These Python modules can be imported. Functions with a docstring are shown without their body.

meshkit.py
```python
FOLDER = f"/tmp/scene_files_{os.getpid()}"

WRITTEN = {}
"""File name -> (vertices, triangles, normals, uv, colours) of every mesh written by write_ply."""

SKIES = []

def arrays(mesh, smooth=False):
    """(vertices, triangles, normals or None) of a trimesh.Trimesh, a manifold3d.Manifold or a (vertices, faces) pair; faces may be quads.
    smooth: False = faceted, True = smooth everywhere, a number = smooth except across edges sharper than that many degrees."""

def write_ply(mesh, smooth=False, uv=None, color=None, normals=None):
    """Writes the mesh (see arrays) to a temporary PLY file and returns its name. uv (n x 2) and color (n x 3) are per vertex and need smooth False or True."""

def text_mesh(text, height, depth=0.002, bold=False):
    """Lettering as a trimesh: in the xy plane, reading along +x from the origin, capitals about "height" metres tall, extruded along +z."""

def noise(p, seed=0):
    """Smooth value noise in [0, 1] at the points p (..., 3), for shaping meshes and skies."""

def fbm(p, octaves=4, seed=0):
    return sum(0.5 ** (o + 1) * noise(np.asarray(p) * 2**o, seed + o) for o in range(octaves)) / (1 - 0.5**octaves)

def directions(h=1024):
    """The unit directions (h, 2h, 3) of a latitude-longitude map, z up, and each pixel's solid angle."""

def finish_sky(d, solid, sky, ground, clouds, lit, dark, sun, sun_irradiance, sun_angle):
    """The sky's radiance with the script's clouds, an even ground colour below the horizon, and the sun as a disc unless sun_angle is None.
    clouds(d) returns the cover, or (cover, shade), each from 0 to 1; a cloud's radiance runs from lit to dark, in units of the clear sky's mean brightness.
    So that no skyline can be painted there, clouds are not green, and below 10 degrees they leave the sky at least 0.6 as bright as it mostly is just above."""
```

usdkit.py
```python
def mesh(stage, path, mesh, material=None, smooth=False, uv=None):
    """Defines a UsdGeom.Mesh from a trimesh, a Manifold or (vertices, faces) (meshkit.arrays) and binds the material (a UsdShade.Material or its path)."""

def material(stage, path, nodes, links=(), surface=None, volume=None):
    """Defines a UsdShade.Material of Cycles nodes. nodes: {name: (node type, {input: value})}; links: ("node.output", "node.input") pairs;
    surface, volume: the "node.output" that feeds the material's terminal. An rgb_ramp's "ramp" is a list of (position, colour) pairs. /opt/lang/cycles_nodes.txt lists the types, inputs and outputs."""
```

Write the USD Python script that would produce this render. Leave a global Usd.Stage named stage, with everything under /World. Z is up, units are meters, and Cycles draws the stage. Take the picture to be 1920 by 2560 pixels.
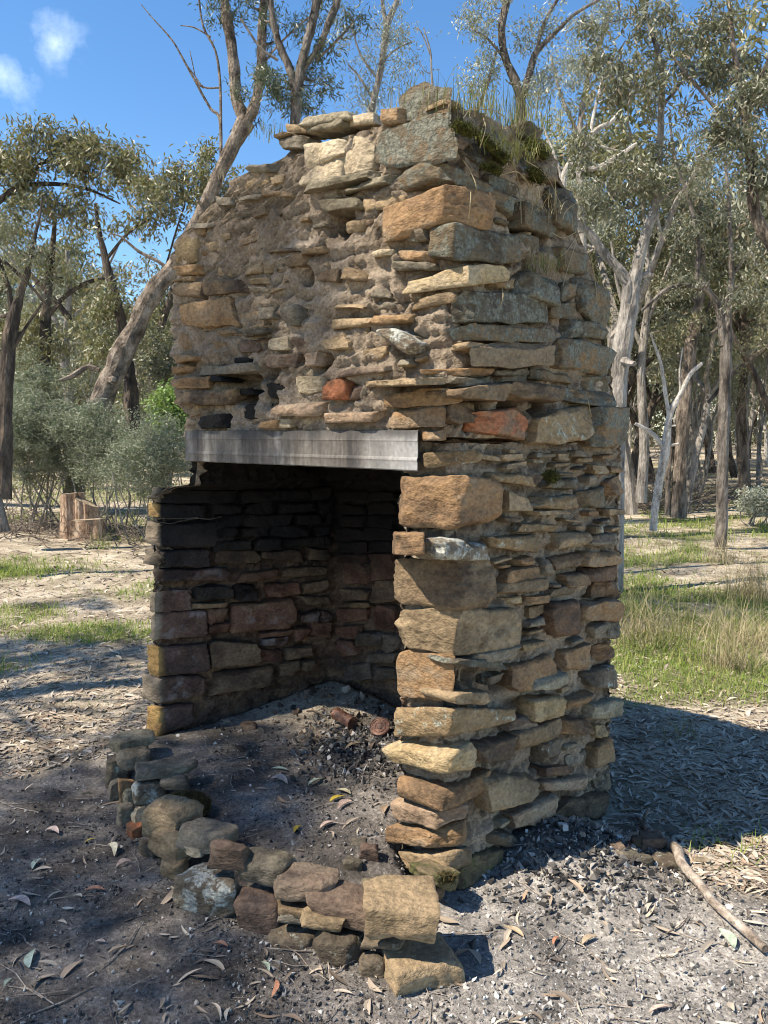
import math, random
import numpy as np
import trimesh
import usdkit
from meshkit import fbm, noise
import scipy.sparse as sp
import shapely
from scipy.sparse.csgraph import connected_components
from pxr import Usd, UsdGeom, UsdLux, UsdShade, Gf, Sdf, Vt

random.seed(7)
rng = np.random.default_rng(7)
stage = Usd.Stage.CreateInMemory()
UsdGeom.SetStageUpAxis(stage, UsdGeom.Tokens.z)
UsdGeom.SetStageMetersPerUnit(stage, 1.0)
UsdGeom.Xform.Define(stage, '/World')
UsdGeom.Scope.Define(stage, '/World/Looks')

# ------------------------------------------------------------------ camera
EYE = np.array([0.0, 0.0, 1.6])
FPX = 2025.0                      # focal length in photo pixels (photo 1920 x 2560)
PITCH = math.radians(5.1)
cam = UsdGeom.Camera.Define(stage, '/World/camera')
cam.CreateHorizontalApertureAttr(36.0)
cam.CreateFocalLengthAttr(36.0 * FPX / 1920.0)
cam.AddTranslateOp().Set(Gf.Vec3d(*EYE))
cam.AddRotateXYZOp().Set(Gf.Vec3f(90.0 - math.degrees(PITCH), 0, 0))
cam.CreateExposureAttr(1.66)

# ------------------------------------------------------------------ sky and sun
SUN_EL = math.radians(52.0)
SUN_H = np.array([-0.93, -0.36]) / math.hypot(0.93, 0.36)
SUN = np.array([SUN_H[0] * math.cos(SUN_EL), SUN_H[1] * math.cos(SUN_EL), math.sin(SUN_EL)])


def ray(px, py):
    u, v = (px - 960.0) / FPX, (py - 1280.0) / FPX
    c, s = math.cos(PITCH), math.sin(PITCH)
    return np.array([u, c - v * s, -s - v * c])


def unit(v):
    v = np.asarray(v, float)
    return v / np.linalg.norm(v)


S_D = 1920.0 / 1659.0
CLOUD1 = unit(ray(118 * S_D, 92 * S_D))
CLOUD2 = unit(ray(8 * S_D, 165 * S_D))
dome = UsdLux.DomeLight.Define(stage, '/World/sky')
sky_m = usdkit.material(stage, '/World/Looks/sky', {
    'sky': ('sky_texture', {'sky_type': 'single_scattering', 'sun_disc': False, 'sun_elevation': SUN_EL,
                            'sun_rotation': math.atan2(SUN[0], SUN[1]), 'air_density': 1.0, 'aerosol_density': 0.15, 'ozone_density': 2.0, 'altitude': 300.0}),
    'tc': ('texture_coordinate', {}),
    'n': ('noise_texture', {'scale': 21.0, 'detail': 7.0, 'roughness': 0.62}),
    'w': ('vector_math', {'math_type': 'multiply_add', 'vector2': (0.05, 0.05, 0.05)}),
    'd1': ('vector_math', {'math_type': 'distance', 'vector2': tuple(CLOUD1)}),
    'd2': ('vector_math', {'math_type': 'distance', 'vector2': tuple(CLOUD2)}),
    'm1': ('map_range', {'from_min': 0.05, 'from_max': 0.0, 'to_min': 0.0, 'to_max': 0.75, 'clamp': True}),
    'm2': ('map_range', {'from_min': 0.055, 'from_max': 0.0, 'to_min': 0.0, 'to_max': 0.65, 'clamp': True}),
    'mx': ('math', {'math_type': 'maximum'}),
    'sub': ('math', {'math_type': 'subtract', 'value2': 0.47}),
    'add': ('math', {'math_type': 'multiply_add', 'value2': 2.0}),
    'cov': ('map_range', {'from_min': 0.30, 'from_max': 1.05, 'to_min': 0.0, 'to_max': 0.8, 'clamp': True}),
    'gate': ('math', {'math_type': 'multiply'}),
    'hs': ('hsv', {'saturation': 1.22}),
    'mix': ('mix', {'color2': (7.5, 8.4, 9.3)}),
    'bg': ('background_shader', {'strength': 0.072}),
}, [('tc.generated', 'n.vector'), ('tc.generated', 'd1.vector1'), ('tc.generated', 'd2.vector1'),
    ('d1.value', 'm1.value'), ('d2.value', 'm2.value'), ('m1.result', 'mx.value1'), ('m2.result', 'mx.value2'),
    ('n.fac', 'sub.value1'), ('sub.value', 'add.value1'), ('mx.value', 'add.value3'), ('add.value', 'cov.value'),
    ('cov.result', 'gate.value1'), ('mx.value', 'gate.value2'),
    ('gate.value', 'mix.fac'), ('sky.color', 'hs.color'), ('hs.color', 'mix.color1'), ('mix.color', 'bg.color')], surface='bg.background')
UsdShade.MaterialBindingAPI.Apply(dome.GetPrim()).Bind(sky_m)
dome.GetPrim().SetCustomDataByKey('kind', 'structure')
dome.GetPrim().SetCustomDataByKey('label', 'deep blue sky with two small wispy clouds')
dome.GetPrim().SetCustomDataByKey('category', 'sky')

sun = UsdLux.DistantLight.Define(stage, '/World/sun')
sun.CreateNormalizeAttr(True)
sun.CreateIntensityAttr(0.92)
sun.CreateAngleAttr(0.5)
sun.CreateColorAttr(Gf.Vec3f(1.0, 0.905, 0.77))
sun.AddTransformOp().Set(Gf.Matrix4d().SetRotate(Gf.Rotation(Gf.Vec3d(0, 0, 1), Gf.Vec3d(*map(float, SUN)))))

# ------------------------------------------------------------------ helpers
used = {}


def numbered(path):
    n = used.get(path, -1) + 1
    used[path] = n
    return path if n == 0 else f'{path}_{n:03d}'


def tag(prim, label=None, cat=None, group=None, kind=None):
    for k, v in (('label', label), ('category', cat), ('group', group), ('kind', kind)):
        if v:
            prim.SetCustomDataByKey(k, v)
    return prim


def thing(name, label, cat, loc=(0, 0, 0), group=None):
    x = UsdGeom.Xform.Define(stage, numbered('/World/' + name))
    x.AddTranslateOp().Set(Gf.Vec3d(*map(float, loc)))
    return tag(x.GetPrim(), label, cat, group)


def per_piece(m, mesh, seed=1):
    """A random number for each separate piece of the mesh, for the material to vary its colour."""
    v, f = mesh
    n = len(v)
    gph = sp.coo_matrix((np.ones(2 * len(f), np.int8), (np.r_[f[:, 0], f[:, 0]], np.r_[f[:, 1], f[:, 2]])), shape=(n, n))
    k, lab = connected_components(gph, directed=False)
    r_ = np.random.default_rng(seed).random(k)[lab].astype(np.float32)
    UsdGeom.PrimvarsAPI(m).CreatePrimvar('piece', Sdf.ValueTypeNames.FloatArray, 'vertex').Set(Vt.FloatArray.FromNumpy(r_))


VARIED = set()


def obj(name, mesh, mat, parent=None, smooth=False, label=None, cat=None, group=None, kind=None):
    base = parent.GetPath().pathString if parent is not None else '/World'
    m = usdkit.mesh(stage, numbered(base + '/' + name), mesh, mat, smooth=smooth)
    if not isinstance(mat, str) and mat.GetPath().pathString in VARIED:
        per_piece(m, mesh, len(mesh[0]))
    return tag(m.GetPrim(), label, cat, group, kind)


def U(px, py, depth):             # the point at forward distance (world y) depth seen at photo pixel
    r = ray(px, py)
    return EYE + r * (depth / r[1])


def D(x, y, depth):               # same, from the 1659-wide view of the photo
    return U(x * S_D, y * S_D, depth)


def ground(px, py, z=0.0):
    r = ray(px, py)
    return EYE + r * ((z - EYE[2]) / r[2])


def hit(px, py, P, n, off=0.0):
    r = ray(px, py)
    P = np.asarray(P) + np.asarray(n) * off
    return EYE + r * (np.dot(P - EYE, n) / np.dot(r, n))


# ------------------------------------------------------------------ materials
def mat_noise(name, cols, scale=6.0, detail=6.0, rough=0.9, bump=0.8, bscale=52.0, dist=0.02, lichen=0.0, lichen_col=(0.34, 0.36, 0.30),
              lichen2=None, soot=None, spec=0.25, vary=0.22, mid=22.0, stretch=(1, 1, 1), white=0.0, front=None):
    if name.startswith('stone'):
        cols = [(.78 * c[0], .725 * c[1], .64 * c[2]) for c in cols]
    elif not name.startswith('wing'):
        vary = 0.0
    nd = {'g': ('geometry', {}), 'oi': ('attribute', {'attribute': 'piece'}),
          'mp': ('mapping', {'scale': stretch}),
          'n1': ('noise_texture', {'scale': scale, 'detail': detail, 'roughness': 0.62}),
          'sh': ('math', {'math_type': 'multiply_add', 'value2': vary, 'value3': -vary / 2}),
          'ad': ('math', {'math_type': 'add'}),
          'r': ('rgb_ramp', {'ramp': [(0.33 + 0.34 * i / (len(cols) - 1), c) for i, c in enumerate(cols)]}),
          'n2': ('noise_texture', {'scale': bscale, 'detail': 5.0, 'roughness': 0.7}),
          'gr': ('map_range', {'from_min': 0.3, 'from_max': 0.7, 'to_min': 0.5, 'to_max': 1.32}),
          'mul': ('mix', {'mix_type': 'multiply', 'fac': 1.0}),
          'n3': ('noise_texture', {'scale': mid, 'detail': 4.0, 'roughness': 0.6}),
          'hs': ('math', {'math_type': 'multiply_add', 'value2': 0.45}),
          'b': ('bump', {'strength': bump, 'distance': dist}),
          'p': ('principled_bsdf', {'roughness': rough, 'specular_ior_level': spec})}
    lk = [('g.position', 'mp.vector'), ('mp.vector', 'n1.vector'), ('mp.vector', 'n2.vector'), ('mp.vector', 'n3.vector'), ('oi.fac', 'sh.value1'),
          ('n1.fac', 'ad.value1'), ('sh.value', 'ad.value2'), ('ad.value', 'r.fac'),
          ('n2.fac', 'gr.value'), ('r.color', 'mul.color1'), ('gr.result', 'mul.color2'),
          ('n2.fac', 'hs.value1'), ('n3.fac', 'hs.value3'), ('hs.value', 'b.height'), ('b.normal', 'p.normal')]
    out = 'mul.color'
    if lichen:
        nd.update({'ln': ('noise_texture', {'scale': 17.0, 'detail': 8.0, 'roughness': 0.72}),
                   'lm': ('map_range', {'from_min': 0.62 - 0.3 * lichen, 'from_max': 0.70 - 0.3 * lichen, 'clamp': True}),
                   'lc': ('rgb_ramp', {'ramp': [(0.3, tuple(0.35 * c for c in lichen_col)), (0.5, tuple(0.8 * c for c in lichen_col)), (0.62, lichen_col), (0.75, tuple(min(1, 1.35 * c) for c in lichen_col))]}),
                   'ln2': ('noise_texture', {'scale': 95.0, 'detail': 3.0}),
                   'lx': ('mix', {})})
        lk += [('g.position', 'ln.vector'), ('ln.fac', 'lm.value'), ('g.position', 'ln2.vector'), ('ln2.fac', 'lc.fac'),
               ('lm.result', 'lx.fac'), (out, 'lx.color1'), ('lc.color', 'lx.color2')]
        out = 'lx.color'
    if white:
        nd.update({'wn': ('noise_texture', {'scale': 9.0, 'detail': 6.0, 'roughness': 0.65}),
                   'wm': ('map_range', {'from_min': 0.66 - 0.2 * white, 'from_max': 0.80 - 0.2 * white, 'to_max': 0.55, 'clamp': True}),
                   'wx': ('mix', {'color2': (0.30, 0.27, 0.26)})})
        lk += [('g.position', 'wn.vector'), ('wn.fac', 'wm.value'), ('wm.result', 'wx.fac'), (out, 'wx.color1')]
        out = 'wx.color'
    if soot:
        z0, z1 = soot

        nd.update({'sx': ('separate_xyz', {}), 'sn': ('noise_texture', {'scale': 4.0, 'detail': 5.0}),
                   'sa': ('math', {'math_type': 'multiply_add', 'value2': 0.55}),
                   'sm': ('map_range', {'from_min': z0 + 0.27, 'from_max': z1 + 0.27, 'clamp': True, 'to_max': 0.97}),
                   'so': ('mix', {'color2': (0.008, 0.0075, 0.007)})})
        lk += [('g.position', 'sx.vector'), ('g.position', 'sn.vector'), ('sn.fac', 'sa.value1'), ('sx.z', 'sa.value3'), ('sa.value', 'sm.value'),
               ('sm.result', 'so.fac'), (out, 'so.color1')]
        out = 'so.color'
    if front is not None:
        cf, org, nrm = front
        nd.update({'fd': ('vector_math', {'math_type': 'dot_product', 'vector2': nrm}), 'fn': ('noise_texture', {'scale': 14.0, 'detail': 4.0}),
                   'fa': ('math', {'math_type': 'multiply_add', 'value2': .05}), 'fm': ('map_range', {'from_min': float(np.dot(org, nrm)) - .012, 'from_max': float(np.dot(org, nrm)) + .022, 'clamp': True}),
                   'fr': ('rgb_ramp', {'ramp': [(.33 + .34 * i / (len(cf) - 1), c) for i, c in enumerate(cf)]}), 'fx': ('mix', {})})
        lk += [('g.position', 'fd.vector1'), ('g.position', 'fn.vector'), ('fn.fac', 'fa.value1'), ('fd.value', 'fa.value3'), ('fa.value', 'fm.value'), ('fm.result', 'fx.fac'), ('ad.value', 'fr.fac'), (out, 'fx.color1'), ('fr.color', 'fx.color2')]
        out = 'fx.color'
    lk.append((out, 'p.base_color'))
    return usdkit.material(stage, '/World/Looks/' + name, nd, lk, surface='p.BSDF')


ST = {}
LAY = (1, 1, 1.5)
ST['or'] = mat_noise('stone_orange', [(.13, .09, .055), (.24, .16, .09), (.31, .21, .12), (.29, .22, .145)], stretch=LAY)
ST['ob'] = mat_noise('stone_orange_brown', [(.12, .085, .055), (.21, .14, .085), (.29, .19, .105), (.26, .20, .14)], stretch=LAY)
ST['br'] = mat_noise('stone_brown', [(.09, .066, .046), (.16, .12, .08), (.22, .165, .105), (.24, .19, .13)], stretch=LAY)
ST['dk'] = mat_noise('stone_dark_brown', [(.06, .045, .035), (.11, .075, .055), (.16, .105, .07), (.20, .13, .07)], stretch=LAY)
ST['tn'] = mat_noise('stone_tan', [(.17, .13, .085), (.26, .205, .135), (.32, .25, .165), (.34, .27, .18)], stretch=LAY)
ST['pl'] = mat_noise('stone_pale', [(.24, .20, .145), (.36, .31, .235), (.42, .37, .28), (.46, .40, .30)], stretch=LAY)
ST['cr'] = mat_noise('stone_cream', [(.38, .33, .24), (.50, .44, .34), (.56, .50, .39)], stretch=LAY)
ST['gy'] = mat_noise('stone_grey', [(.10, .092, .075), (.17, .155, .125), (.22, .20, .165), (.25, .225, .18)], stretch=LAY)
ST['gg'] = mat_noise('stone_grey_green', [(.15, .135, .10), (.25, .23, .175), (.33, .31, .24)], stretch=LAY)
ST['gb'] = mat_noise('stone_grey_brown', [(.085, .072, .056), (.145, .122, .094), (.19, .16, .12)], stretch=LAY, lichen=0.15)
ST['yl'] = mat_noise('stone_yellow', [(.22, .17, .10), (.34, .265, .155), (.40, .32, .195), (.40, .34, .24)], stretch=LAY)
ST['pp'] = mat_noise('stone_purple', [(.07, .052, .044), (.115, .082, .068), (.155, .112, .092), (.18, .138, .112)], stretch=LAY)
ST['pb'] = mat_noise('stone_purple_brown', [(.10, .075, .06), (.16, .12, .096), (.20, .155, .123), (.21, .175, .14)], stretch=LAY)
ST['rd'] = mat_noise('stone_red', [(.14, .075, .045), (.30, .12, .06), (.36, .15, .08), (.24, .16, .11)], stretch=LAY)
ST['pk'] = mat_noise('stone_pink', [(.20, .145, .105), (.30, .225, .165), (.35, .265, .195), (.35, .29, .22)], stretch=LAY)
ST['li'] = mat_noise('stone_lichen', [(.07, .062, .05), (.11, .10, .076), (.15, .125, .09), (.22, .155, .09)], lichen=0.52, lichen_col=(.15, .15, .118), stretch=LAY, bump=0.9)
ST['lb'] = mat_noise('stone_lichen_brown', [(.065, .055, .04), (.105, .088, .062), (.145, .118, .08), (.17, .13, .085)], lichen=0.42, lichen_col=(.135, .135, .105), stretch=LAY)
ST['lt'] = mat_noise('stone_tan_lichen', [(.15, .115, .07), (.22, .165, .10), (.27, .20, .12), (.28, .22, .14)], lichen=0.25, lichen_col=(.34, .35, .28), stretch=LAY)
ST['lw'] = mat_noise('stone_white_lichen', [(.12, .10, .08), (.18, .155, .12), (.23, .19, .15)], lichen=0.46, lichen_col=(.36, .365, .32), stretch=LAY)
ST['mo'] = mat_noise('stone_mossy', [(.07, .06, .04), (.13, .11, .07), (.19, .155, .10)], lichen=0.42, lichen_col=(.085, .082, .03), stretch=LAY)
SOOT = (0.80, 1.12)
ST['st'] = mat_noise('stone_soot', [(.022, .019, .017), (.04, .034, .03), (.062, .052, .044)], soot=SOOT, spec=0.2)
ST['sp'] = mat_noise('stone_soot_purple', [(.085, .046, .034), (.165, .088, .062), (.22, .125, .088), (.24, .16, .11)], soot=SOOT, white=0.3, stretch=LAY)
ST['sb'] = mat_noise('stone_soot_brown', [(.10, .07, .05), (.17, .12, .082), (.22, .16, .11), (.23, .175, .12)], soot=SOOT, stretch=LAY)
ST['sw'] = mat_noise('stone_fire_white', [(.07, .045, .036), (.12, .075, .058), (.16, .105, .08)], soot=SOOT, white=0.95, stretch=LAY)
ST['sg'] = mat_noise('stone_soot_grey', [(.085, .07, .055), (.14, .115, .09), (.2, .165, .13)], soot=SOOT, white=0.4, stretch=LAY)
MUD = mat_noise('mud_mortar', [(.12, .092, .064), (.19, .148, .105), (.25, .20, .145), (.32, .26, .195)], scale=5.0, bump=1.0, bscale=85.0, dist=0.02, mid=30.0)
LINING = mat_noise('firebox_mortar', [(.075, .05, .036), (.13, .082, .052), (.19, .12, .07)], soot=SOOT, bump=0.9, dist=0.02)
RUST = mat_noise('rust', [(.05, .022, .015), (.12, .048, .028), (.19, .078, .042), (.30, .17, .11)], scale=26, rough=0.5, spec=0.7)
CHAR = mat_noise('charcoal', [(.012, .012, .013), (.028, .028, .03), (.05, .05, .052)], scale=30, rough=0.75, spec=0.4, vary=0.0)
MOSS = mat_noise('moss', [(.022, .024, .008), (.048, .05, .013), (.085, .084, .022)], scale=30, rough=0.95, spec=0.1)
DMOSS = mat_noise('moss_dry', [(.035, .027, .013), (.075, .06, .026), (.12, .095, .04)], scale=40, rough=0.95, spec=0.1)


def bark_mat(name, cols, scale=9.0, st=(1, 1, 0.3), bump=1.0, dist=0.035):
    return mat_noise(name, cols, scale=scale, stretch=st, bump=bump, bscale=34.0, mid=13.0, dist=dist, rough=0.9, spec=0.2, vary=0.15)


BARK = bark_mat('bark_brown', [(.04, .032, .025), (.10, .08, .063), (.18, .146, .115), (.25, .21, .172)])
DBARK = bark_mat('bark_dark', [(.022, .018, .015), (.05, .04, .033), (.085, .068, .054), (.12, .09, .065)])
GBARK = bark_mat('bark_grey', [(.10, .088, .075), (.19, .17, .148), (.27, .245, .215), (.33, .30, .265)])
PBARK = bark_mat('bark_pale', [(.20, .18, .155), (.34, .31, .275), (.44, .41, .37), (.50, .47, .42)], st=(1, 1, 0.6), bump=0.5)
RBARK = bark_mat('bark_red', [(.04, .033, .028), (.085, .072, .06), (.15, .13, .11), (.22, .195, .17)])
MBARK = bark_mat('bark_mottled', [(.045, .036, .028), (.11, .088, .068), (.20, .162, .127), (.28, .235, .19)], scale=6.0, st=(1, 1, .7), dist=.05)
DEADW = bark_mat('dead_wood', [(.12, .095, .072), (.24, .195, .155), (.33, .28, .23), (.40, .35, .30)], scale=12.0, st=(1, 1, 1))
CUTW = mat_noise('cut_wood', [(.17, .13, .09), (.28, .225, .16), (.36, .30, .225)], scale=14, stretch=(1, 1, 0.5))


BR = 1.7


def leaf_mat(name, cols, trans=(.20, .23, .07), rough=0.42, spec=0.45, tfac=0.3):
    cols = [tuple(min(.6, BR * c) for c in q) for q in cols]
    VARIED.add('/World/Looks/' + name)
    return usdkit.material(stage, '/World/Looks/' + name, {
        'g': ('attribute', {'attribute': 'piece'}),
        'r': ('rgb_ramp', {'ramp': [(i / (len(cols) - 1), c) for i, c in enumerate(cols)]}),
        'p': ('principled_bsdf', {'roughness': rough, 'specular_ior_level': spec}),
        't': ('translucent_bsdf', {'color': trans}), 'm': ('mix_closure', {'fac': tfac})},
        [('g.fac', 'r.fac'), ('r.color', 'p.base_color'), ('p.BSDF', 'm.closure1'), ('t.BSDF', 'm.closure2')], surface='m.closure')


LF_GREY = leaf_mat('leaf_grey_green', [(.04, .046, .03), (.065, .072, .046), (.095, .102, .066), (.125, .13, .09), (.17, .17, .13), (.12, .09, .06)], trans=(.15, .16, .06), rough=.42, spec=.45)
LF_OLIVE = leaf_mat('leaf_olive', [(.045, .05, .027), (.075, .08, .038), (.11, .114, .058), (.14, .142, .08), (.17, .165, .11), (.12, .085, .05)], trans=(.17, .17, .05), rough=.42, spec=.45)
LF_DARK = leaf_mat('leaf_dark', [(.026, .034, .021), (.04, .05, .029), (.058, .068, .04), (.085, .094, .06)], trans=(.08, .11, .03), tfac=0.22)
LF_SILV = leaf_mat('leaf_silver', [(.12, .135, .095), (.17, .185, .14), (.22, .235, .19), (.26, .27, .23), (.16, .15, .09)], trans=(.16, .18, .09))
LF_WATTLE = leaf_mat('leaf_wattle', [(.075, .082, .055), (.115, .125, .085), (.155, .165, .115), (.20, .21, .155)], trans=(.14, .19, .09), rough=0.6)
LF_FRESH = leaf_mat('leaf_fresh', [(.07, .11, .028), (.10, .15, .04), (.14, .19, .06)], trans=(.18, .26, .05))
GRASS = leaf_mat('grass_blade', [(.06, .10, .02), (.09, .14, .026), (.125, .175, .036), (.18, .20, .055), (.25, .235, .10)], trans=(.22, .28, .04), rough=0.6, spec=0.25, tfac=0.4)
BR = 1.0
DRYG = leaf_mat('dry_grass', [(.26, .21, .115), (.34, .285, .165), (.42, .36, .23), (.22, .20, .09)], trans=(.26, .22, .10), rough=0.7, spec=0.2)
TOPG = leaf_mat('wall_grass', [(.07, .085, .024), (.11, .125, .035), (.17, .17, .06), (.27, .23, .12), (.09, .11, .028)], trans=(.15, .18, .04), rough=0.6, spec=0.2)
LITTER = leaf_mat('leaf_litter', [(.10, .078, .06), (.22, .175, .13), (.36, .30, .23), (.50, .435, .35), (.26, .175, .11), (.42, .37, .295), (.17, .14, .11)], trans=(.14, .1, .06), rough=0.6, spec=0.3, tfac=0.1)

# ------------------------------------------------------------------ plan of the chimney
A = ground(975 * S_D, 1935 * S_D)[:2]
E0 = ground(318 * S_D, 1590 * S_D, 0.09)[:2]
tF = unit(E0 - A)                                   # along the front, away from corner A
nF = np.array([-abs(tF[1]), -abs(tF[0])])           # outward, toward the camera's left
_r = ray(1340 * S_D, 1150 * S_D)
C0 = EYE[:2] + _r[:2] * (3.52 / _r[1])
tR = unit(C0 - A)
nR = np.array([tR[1], -tR[0]])
F3, R3 = np.r_[nF, 0.0], np.r_[nR, 0.0]
A3 = np.r_[A, 0.0]
Lin = hit(338 * S_D, 1400 * S_D, A3, F3)[:2]
tI = unit(tR + np.array([0.10, -0.06]))
nI = np.array([tI[1], -tI[0]])
I3, L3 = np.r_[nI, 0.0], np.r_[Lin, 0.0]
IB = hit(722 * S_D, 1300 * S_D, L3, I3)[:2]
B3, IB3 = np.r_[nF, 0.0], np.r_[IB, 0.0]
Pin = hit(852 * S_D, 1400 * S_D, A3, F3)[:2]
IBr = IB + (-tF) * (np.dot(Pin - IB, -tF) + 0.02)
D0 = IB + tF * 0.42 + tR * 0.30


def table(pts, P, n, tdir):
    q = [hit(x * S_D, y * S_D, P, n) for x, y in pts]
    z = np.array([p[2] for p in q]); t = np.array([np.dot(p[:2] - A, tdir) for p in q])
    o = np.argsort(z)
    return z[o], t[o]


EZ, ET = table([(322, 1595), (318, 1400), (322, 1200), (318, 1090), (338, 1060), (345, 1052), (392, 1048), (398, 1000), (402, 900), (376, 850), (374, 700), (380, 520), (408, 495), (455, 440),
                (488, 420), (500, 385), (524, 336), (572, 288), (622, 250), (655, 236), (860, 236)], A3, F3, tF)
CZ, CT = table([(1328, 1815), (1340, 1600), (1345, 1300), (1350, 1100), (1352, 1000), (1345, 900), (1328, 800), (1318, 720), (1300, 620), (1262, 510), (1235, 420), (1205, 340), (1178, 300), (1150, 275)], A3, R3, tR)
Epos = lambda z: A + tF * np.interp(z, EZ, ET)
Cpos = lambda z: A + tR * np.interp(z, CZ, CT)
SOUTH = float(EZ[-1])

CAV = []     # cavities: (point, radius, depth)


def cav(px, py, P, n, r, d):
    CAV.append((hit(px, py, P, n), r, d))


C1 = lambda x, y: (300 + x * 700 / 1659., 180 + y * 700 / 1659.)
C2 = lambda x, y: (900 + x * 760 / 1648., 180 + y * 760 / 1648.)
C3 = lambda x, y: (300 + x * 750 / 1659., 1050 + y * 750 / 1659.)
C4 = lambda x, y: (900 + x * 760 / 1462., 1100 + y * 760 / 1462.)
C5 = lambda x, y: (200 + x * 1050 / 1659., 1750 + y * 1050 / 1659.)
C6 = lambda x, y: (1050 + x * 870 / 1659., 1950 + y * 870 / 1659.)
C7 = lambda x, y: (x * 700 / 1659., 1850 + y * 700 / 1659.)
for (x, y, r, d) in [(1300, 900, .06, .16), (1110, 1210, .032, .14), (1200, 1720, .04, .14), (740, 1860, .085, .2), (640, 1850, .06, .14),
                     (880, 1770, .05, .12), (1390, 1890, .03, .1), (900, 1960, .04, .1)]:
    cav(*C1(x, y), A3, F3, r, d)
for (x, y, r, d) in [(660, 1840, .05, .16), (820, 1800, .045, .14), (980, 1800, .045, .13), (620, 1900, .035, .1), (1000, 900, .04, .09), (930, 1060, .03, .06), (880, 800, .05, .09)]:
    cav(*C2(x, y), A3, R3, r, d)
for (x, y, r, d) in [(880, 1500, .03, .12), (880, 1560, .035, .1), (700, 1180, .03, .06), (840, 1290, .025, .06), (950, 1850, .05, .08), (560, 1140, .04, .06), (480, 1200, .03, .06), (970, 1090, .02, .05)]:
    cav(*C4(x, y), A3, R3, r, d)
CAVP = np.array([c[0] for c in CAV]); CAVR = np.array([c[1] for c in CAV]); CAVD = np.array([c[2] for c in CAV])


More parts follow.
